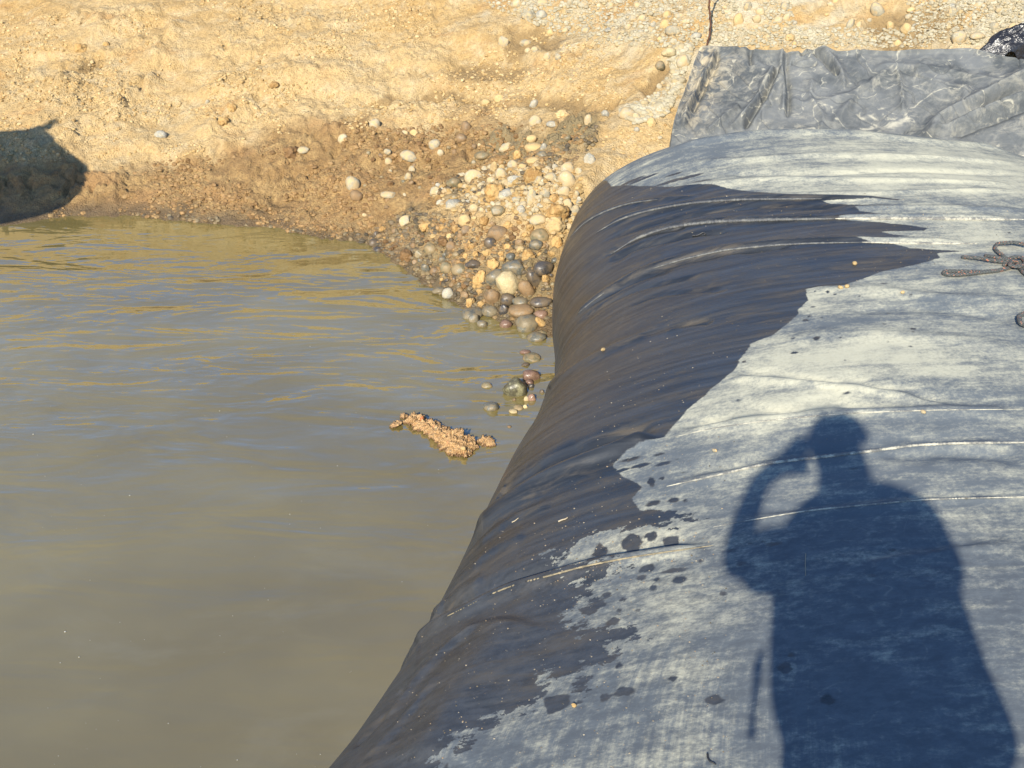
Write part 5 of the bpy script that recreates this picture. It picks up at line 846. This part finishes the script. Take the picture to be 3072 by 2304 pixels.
for c, x, y, rr_, kd, mt, lb in [(6, 1448, 440, 11, 'cobble', 'tan', 'small tan pebble on the wet black top of the tube'), (7, 1358, 1352, 12, 'angular', 'clod', 'small orange pebble at the edge of the wet stain'), (6, 1757, 1108, 10, 'cobble', 'pale', 'small white pebble on the tube above the shadow of the head'), (6, 1384, 547, 10, 'angular', 'tan', 'tan crumb at the corner of the wet stain, left of its neighbour'), (6, 1415, 543, 11, 'angular', 'tan', 'tan crumb at the corner of the wet stain, right of its neighbour'), (6, 1664, 569, 9, 'angular', 'tan', 'tan crumb on the dusty seam right of the stain corner'), (6, 820, 1282, 9, 'angular', 'tan', 'tan crumb on the dust left of the shadow of the head'), (8, 205, 292, 9, 'angular', 'pale', 'pale crumb on the dust above the thin seam'), (6, 316, 828, 10, 'angular', 'tan', 'tan crumb low on the wet flank')]:
    P, N = thit(c, [(x, y)]); P, N = P[0], N[0]; L = np.linalg.norm(P-np.array([0, 0, H])); s_ = rr_/CR[c][0]/3/F*L*1.15
    o = bpy.data.objects.new('pebble', MESHES[kd, rng.integers(7)]); COL.objects.link(o); o.material_slots[0].link = 'OBJECT'; o.material_slots[0].material = SM[mt]
    o.location = P+N*s_*.4; o.scale = (s_, s_*.8, s_*.65); o.rotation_euler[2] = rng.uniform(0, 6); tag(o, lb, 'pebble', 'pebbles lying on the tube')
def tplace(px, py): P, N = thit(None, np.stack([px, py], -1)); return P
GM_G = gmat('grit', [(.07, .06, .04), (.18, .14, .09), (.34, .29, .21), (.26, .17, .09)], .9)
scatter('grit', 7, [[(1300, 500), (1750, 440), (2050, 500), (2050, 680), (1600, 760), (1250, 740), (1150, 640)], [(700, 700), (1400, 150), (2100, 0), (2148, 1659), (400, 1659)], [(1300, 500), (1750, 440), (2050, 500), (2050, 680), (1600, 760), (1250, 740)]], 900, 1.6, 5, GM_G, 'scattered sand grit on the near part of the tube', 'grit', pw=3.5, place=tplace)
scatter('grit', 6, [[(600, 650), (1180, 660), (900, 900), (600, 1200), (200, 1300), (300, 950)], [(380, 880), (640, 890), (520, 1100), (350, 1200)], [(780, 1215), (1600, 1225), (2212, 1225), (2212, 1255), (1200, 1300)], [(300, 60), (1500, 60), (2212, 150), (2212, 520), (1000, 520)]], 380, 1.4, 3.6, GM_G, 'sand grit on the wet flank and folds of the tube', 'grit', pw=3, place=tplace)

# ---- specks of dust and froth afloat on the near water
m = NT('froth'); m.set('Base Color', (.42, .40, .34)); m.set('Roughness', .5); M_FROTH = m.m
Vs, Fs, b = [], [], 0; q = rng.uniform((20, 330), (470, 768), (150, 2)); q = q[(q[:, 0] < 475-(q[:, 1]-420)*.44) & (fbm(q[:, 0]*.012, q[:, 1]*.018, seed=77) > -.25)]
for px, py in q:
    P = atz(px, py, .0015); r_ = (.0009+.0020*rng.random()**5)*min(P[1]/2.6, 1.15); Vv, Ff = IC1; Vs.append(Vv*np.array([r_*rng.uniform(1, 1.9), r_, r_*.35])+P); Fs.append(Ff+b); b += len(Vv)
tag(link('froth_specks', new_mesh('froth_specks', np.vstack(Vs), np.vstack(Fs)), M_FROTH), 'tiny pale specks floating on the near pond water', 'specks', None, 'stuff')
# =====================================================================  the photographer standing on the tube, behind the lens
def skin_obj(name, nodes, edges, mat, parent=None, sub=2, root=0):
    """nodes: name -> (x, y, z, r) or (x, y, z, rx, ry)"""
    ks = list(nodes); me = bpy.data.meshes.new(name); me.from_pydata([nodes[k][:3] for k in ks], [(ks.index(a), ks.index(b)) for a, b in edges], [])
    o = link(name, me, mat, parent); md = o.modifiers.new('skin', 'SKIN'); md.use_smooth_shade = True
    for i, k in enumerate(ks):
        r = nodes[k][3:]; s = me.skin_vertices[0].data[i]; s.radius = (r[0], r[-1]); s.use_root = (i == root)
    o.modifiers.new('sub', 'SUBSURF').levels = sub; o.modifiers['sub'].render_levels = sub; return o
def plain(name, a, b, rough=.8, sc=30, bd=.002):
    m = NT(name); m.set('Base Color', m.mix(m.noise(m.pos(), sc, 4), a, b)); m.set('Roughness', rough); m.bump(m.noise(m.pos(), sc*8, 2), .4, bd); return m.m
M_SKIN = plain('skin', (.30, .17, .11), (.38, .22, .15), .5); M_SHIRT = plain('cotton_shirt', (.10, .14, .22), (.14, .18, .27), .9); M_TROU = plain('work_trousers', (.10, .09, .07), (.15, .13, .10), .9); M_HAIR = plain('dark_hair', (.02, .015, .012), (.04, .03, .022), .7, 90, .006); M_BOOT = plain('leather_boot', (.06, .04, .025), (.10, .07, .045), .7); M_CAM = plain('camera_shell', (.12, .12, .125), (.16, .16, .165), .4); M_LENS = plain('lens_glass', (.01, .01, .012), (.02, .02, .025), .08)
YB = -.10
def bk(px8, py8, y=YB):                                    # a point of the photographer from its shadow: back along the sunbeam to depth y
    P, _ = thit(8, [(px8, py8)]); P = P[0]; k = (y-P[1])/SUN[1]; return P+k*SUN
hd = bk(742, 235); hd_top = bk(740, 110); hc = np.array(hd); RH = .5*np.linalg.norm(bk(862, 220)-bk(622, 220))
nk = bk(775, 420); shR, shL = bk(1050, 610), bk(560, 735); elR, elL = bk(1150, 790, -.12), bk(268, 790, -.02); haR = bk(1380, 1440, -.08); haL = bk(545, 318, -.045); wrL = bk(405, 410, -.05); ch = bk(850, 865); wa = bk(925, 1060); pv = bk(950, 1480)
fz_ = lambda x, y: float(tube_points(np.array([y]), TS)[0][np.argmin(np.abs(tube_points(np.array([y]), TS)[0][:, 0]-x)+(TS > math.pi))][2])
kz = .5*(pv[2]+.95); hipw = .10
person = None
n_ = {'pelvis': (*pv, .15, .12), 'belly': (*wa, .15, .115), 'chest': (*ch, .15, .12), 'neck_base': (*(nk+[0, 0, -.03]), .082), 'neck': (*(.5*nk+.5*hc), .074), 'jaw': (hc[0]-.01, hc[1]+.02, hc[2]-.045, .080, .078), 'skull': (hc[0], hc[1], hc[2]+.025, .090, .094), 'crown': (*(hd_top+[0, 0, -.045]), .062),
      'shR': (*shR, .055), 'elR': (*elR, .046), 'wrR': (*(.85*haR+.15*elR), .040), 'palmR': (*haR, .034, .022), 'shL': (*shL, .062), 'elL': (*elL, .042), 'wrL': (*wrL, .030), 'palmL': (*(.55*wrL+.45*haL), .036, .026)}
n_.update({'hipR': (pv[0]+hipw, pv[1], pv[2]-.06, .092), 'kneeR': (pv[0]+hipw+.05, pv[1]+.02, kz, .062), 'ankR': (pv[0]+hipw+.07, pv[1]-.01, fz_(pv[0]+.17, pv[1])+.09, .042), 'toeR': (pv[0]+hipw+.10, pv[1]+.15, fz_(pv[0]+.2, pv[1]+.15)+.035, .034),
           'hipL': (pv[0]-hipw, pv[1], pv[2]-.06, .092), 'kneeL': (pv[0]-hipw-.03, pv[1]+.02, kz, .062), 'ankL': (pv[0]-hipw-.05, pv[1]-.01, fz_(pv[0]-.15, pv[1])+.09, .042), 'toeL': (pv[0]-hipw-.07, pv[1]+.15, fz_(pv[0]-.17, pv[1]+.15)+.035, .034)})
ed = [('pelvis', 'belly'), ('belly', 'chest'), ('chest', 'neck_base'), ('neck_base', 'neck'), ('neck', 'jaw'), ('jaw', 'skull'), ('skull', 'crown')]
for s in 'RL':
    ed += [('chest', 'sh'+s), ('sh'+s, 'el'+s), ('el'+s, 'wr'+s), ('wr'+s, 'palm'+s), ('pelvis', 'hip'+s), ('hip'+s, 'knee'+s), ('knee'+s, 'ank'+s), ('ank'+s, 'toe'+s)]
pal = {s: np.array(n_['palm'+s][:3]) for s in 'RL'}
for s in 'RL':                                             # five fingers per hand, bent; the left ones close round the camera
    ax = pal[s]-np.array(n_['wr'+s][:3]); ax /= np.linalg.norm(ax); sd_ = np.cross(ax, [0, 1, 0]); sd_ /= np.linalg.norm(sd_); fw = np.array([0, 1, 0.]) if s == 'R' else np.array([.25, .9, .2])
    for i, (ln, o_) in enumerate(zip((.078, .086, .080, .064), (-.027, -.009, .009, .026))):
        b = pal[s]+ax*.035+sd_*o_; m1 = b+ax*ln*.42+fw*.012; m2 = m1+ax*ln*.22+fw*ln*.3; m3 = m2+ax*ln*.05+fw*ln*.30
        for j, (q_, rr_) in enumerate(zip((b, m1, m2, m3), (.0100, .0092, .0085, .0075))): n_[f'f{s}{i}{j}'] = (*q_, rr_)
        ed += [('palm'+s, f'f{s}{i}0')]+[(f'f{s}{i}{j}', f'f{s}{i}{j+1}') for j in range(3)]
    b = pal[s]-sd_*.030*(1 if s == 'L' else 1)+fw*.012; m1 = b-sd_*.024+ax*.022+fw*.016; m2 = m1+ax*.028+fw*.014
    n_[f't{s}0'] = (*b, .012); n_[f't{s}1'] = (*m1, .0105); n_[f't{s}2'] = (*m2, .0085); ed += [('palm'+s, f't{s}0'), (f't{s}0', f't{s}1'), (f't{s}1', f't{s}2')]
person = skin_obj('person', n_, ed, M_SKIN)
tag(person, 'person in loose shirt standing on the tube, one arm raised holding a camera', 'person')
g = lambda k, r: (*n_[k][:3], *r)
ROWS = [(462, 712, 880), (485, 690, 1060), (510, 668, 1135), (550, 600, 1175), (610, 530, 1200), (690, 480, 1240), (780, 450, 1290), (840, 450, 1265), (885, 450, 1244), (950, 453, 1262), (1100, 447, 1325), (1250, 441, 1400), (1400, 446, 1472), (1500, 475, 1508), (1545, 492, 1505), (1580, 505, 1460), (1720, 515, 1440)]
nsv = 36; aa = np.linspace(0, 2*math.pi, nsv, endpoint=False); SV = []
for k, (yy_, xl_, xr_) in enumerate(ROWS):
    A, B = bk(xl_, min(yy_, 1655)), bk(xr_, min(yy_, 1655))
    if yy_ > 1655: A = A-[0, 0, .16]; B = B-[0, 0, .16]
    c_ = .5*(A+B); hx = .5*(B-A); dp = min(.14, .04+.028*k); fold = 1+.035*np.sin(aa*5+k*.7)+.02*np.sin(aa*9-k)
    SV.append(c_+np.cos(aa)[:, None]*hx+(np.sin(aa)*fold)[:, None]*np.array([0, dp, 0]))
SV = np.vstack(SV); SF = [(i*nsv+j_, i*nsv+(j_+1) % nsv, (i+1)*nsv+(j_+1) % nsv, (i+1)*nsv+j_) for i in range(len(ROWS)-1) for j_ in range(nsv)]+[tuple(range(nsv))]
shirt = link('shirt', poly_mesh('shirt', SV, SF), M_SHIRT, person); mdf = shirt.modifiers.new('sub', 'SUBSURF'); mdf.levels = 1; mdf.render_levels = 1
a, b = np.array(n_['shL'][:3])+[.03, 0, 0], np.array(n_['elL'][:3]); skin_obj('sleeve', {'a': (*a, .088), 'b': (*(.5*a+.5*b), .080), 'c': (*(.12*a+.88*b), .074)}, [('a', 'b'), ('b', 'c')], M_SHIRT, person)
tr = {'pelvis': (*(pv-[0, 0, .02]), .165, .135)}
for s in 'RL': tr['hip'+s] = g('hip'+s, (.115,)); tr['knee'+s] = g('knee'+s, (.085,)); tr['ank'+s] = (*(np.array(n_['ank'+s][:3])+[0, 0, .02]), .07)
skin_obj('trousers', tr, [e for s in 'RL' for e in (('pelvis', 'hip'+s), ('hip'+s, 'knee'+s), ('knee'+s, 'ank'+s))], M_TROU, person)
for s in 'RL':
    a, t_ = np.array(n_['ank'+s][:3]), np.array(n_['toe'+s][:3]); skin_obj('boot', {'top': (*(a+[0, 0, .05]), .055), 'heel': (a[0], a[1]-.02, t_[2]+.01, .05), 'ball': (*t_, .047), 'tip': (*(t_+(t_-a)*[.3, .3, 0]), .034)}, [('top', 'heel'), ('heel', 'ball'), ('ball', 'tip')], M_BOOT, person)
skin_obj('hair', {'a': (hc[0], hc[1]-.02, hc[2]+.02, .078, .080), 'b': (hd_top[0], hd_top[1]-.01, hd_top[2]-.075, .076, .080)}, [('a', 'b')], M_HAIR, person)
for dx, dzz, rr_, mt, nm in [(-.03, .03, .011, M_LENS, 'eye'), (.03, .03, .011, M_LENS, 'eye'), (0, 0, .016, M_SKIN, 'nose'), (0, -.035, .018, M_HAIR, 'mouth'), (-.080, .0, .022, M_SKIN, 'ear'), (.078, .0, .020, M_SKIN, 'ear')]:
    V, Fc = IC2; sc_ = np.array([rr_*(.45 if nm == 'ear' else 1), rr_*.8, rr_*(.35 if nm == 'mouth' else 1.2 if nm in ('nose', 'ear') else .8)]); yy_ = hc[1]+(.092 if nm in ('nose', 'eye', 'mouth') else 0)
    link(nm, new_mesh(nm, V*sc_+[hc[0]+dx, yy_, hc[2]+dzz], Fc), mt, person)
V, Fc = tube_mesh(np.array([bk(415, 1150, -.05), bk(395, 1210, -.05), bk(385, 1320, -.05), bk(372, 1430, -.05), bk(365, 1530, -.05)]), [.006, .011, .008, .006, .009], 8, 0, .5); link('strap', poly_mesh('strap', V, Fc), M_HAIR, person)
camera_body = empty('compact_camera', (-.01, -.04, 2.60), 'small grey compact camera held up by the photographer', 'camera')
bm = bmesh.new(); bm_box(bm, (-.012, -.050, 2.600), (.096, .024, .058), None, .005); child(bm_obj('camera_body', bm, M_CAM), camera_body)
V, Fc = tube_mesh(np.array([(0, -.040, 2.60), (0, -.034, 2.60), (0, -.024, 2.60), (0, -.018, 2.60)]), [.024, .024, .020, .020], 24); child(link('lens_barrel', poly_mesh('lens_barrel', V, Fc, False), M_CAM), camera_body)
V, Fc = tube_mesh(np.array([(0, -.019, 2.60), (0, -.0165, 2.60)]), .014, 20); child(link('lens_glass', poly_mesh('lens_glass', V, Fc), M_LENS), camera_body)
# =====================================================================  the digger whose bucket throws the shadow at the left shore
M_YEL = plain('yellow_paint', (.50, .29, .02), (.58, .35, .04), .45, 12, .001); M_STEEL = plain('worn_steel', (.06, .055, .05), (.14, .12, .10), .5, 20); M_TRACK = plain('track_rubber', (.02, .02, .02), (.05, .045, .04), .8); M_GLASS = plain('cab_glass', (.02, .025, .03), (.03, .035, .04), .06)
YBK = 4.55
def sbk(x2, y2, y=YBK): q = fr(0, (x2, y2)); P = march(q[0], q[1], ZB); k = (y-P[1])/SUN[1]; return P+k*SUN
OUTL = [(-260, 330), (-60, 300), (0, 297), (50, 291), (78, 287), (100, 296), (118, 312), (150, 343), (187, 372), (186, 392), (183, 410), (160, 433), (130, 455), (60, 474), (0, 486), (-120, 500), (-280, 470)]
O3 = np.array([sbk(*p) for p in OUTL]); digger = empty('excavator', (-11.5, 3.2, .9), 'yellow tracked excavator out of view, its raised bucket shading the left shore', 'excavator')
ext = -SUN*.55+np.array([.0, .06, .02]); ctr_ = O3.mean(0); n = len(O3)
ring = np.vstack([O3, O3+ext]); F_ = [tuple(range(n)), tuple(range(2*n-1, n-1, -1))]+[(i, i+n, (i+1) % n+n, (i+1) % n) for i in range(n)]
bk_ = child(link('bucket', poly_mesh('bucket', ring, F_, False), M_STEEL), digger)
a, b = sbk(75, 294), sbk(127, 260); V, Fc = tube_mesh(np.array([a, a+(b-a)*.55, b]), [.050, .032, .012], 6)
bm = bmesh.new(); mt_ = bpy.data.meshes.new('tooth'); mt_.from_pydata([tuple(v) for v in V], [], [tuple(dict.fromkeys(f)) for f in Fc]); o = link('tooth', mt_, M_STEEL, bk_)
piv = O3[[0, -1]].mean(0)+np.array([.1, .1, .05])
def beam(nm, p, q, w0, w1, mat, ht=1.4):
    p, q = np.asarray(p, float), np.asarray(q, float); T = (q-p)/np.linalg.norm(q-p); S = np.cross(T, [0, 0, 1.]); S /= np.linalg.norm(S); U = np.cross(S, T)
    V = [c+S*sx*w+U*sz*w*ht for c, w in ((p, w0), ((p+q)/2, (w0+w1)*.62), (q, w1)) for sx, sz in ((-1, -1), (1, -1), (1, 1), (-1, 1))]
    Fc = [(0, 3, 2, 1), (8, 9, 10, 11)]+[(i*4+j, i*4+(j+1) % 4, i*4+4+(j+1) % 4, i*4+4+j) for i in range(2) for j in range(4)]; return child(link(nm, poly_mesh(nm, V, Fc, False), mat), digger)
zg_ = float(gz(-11.5, 3.2)[0]); bx_, by_ = -12.2, 3.0
elb = piv+np.array([-1.9, -.25, 2.1]); base_ = np.array([bx_+1.0, by_, zg_+1.6])
beam('arm', piv, elb, .10, .16, M_YEL); beam('boom', elb, base_+np.array([1.6, .1, 2.2]), .17, .2, M_YEL); beam('boom', base_+np.array([1.6, .1, 2.2]), base_, .2, .22, M_YEL)
for s in (-1, 1):
    bm = bmesh.new(); bm_box(bm, (bx_, by_+s*1.05, zg_+.40), (3.6, .55, .85), None, .28); child(bm_obj('track', bm, M_TRACK), digger)
bm = bmesh.new(); bm_box(bm, (bx_-.4, by_, zg_+1.45), (3.2, 2.4, 1.1), None, .12); child(bm_obj('engine_house', bm, M_YEL), digger)
bm = bmesh.new(); bm_box(bm, (bx_+.6, by_+.75, zg_+2.1), (1.5, .9, 1.5), None, .10); cb = child(bm_obj('cab', bm, M_YEL), digger)
bm = bmesh.new(); bm_box(bm, (bx_+1.36, by_+.75, zg_+2.25), (.03, .72, .9), None, .01); bm_obj('window', bm, M_GLASS, cb)
bm = bmesh.new(); bm_box(bm, (bx_, by_, zg_+.85), (1.2, 1.2, .3), None, .05); child(bm_obj('turntable', bm, M_STEEL), digger)
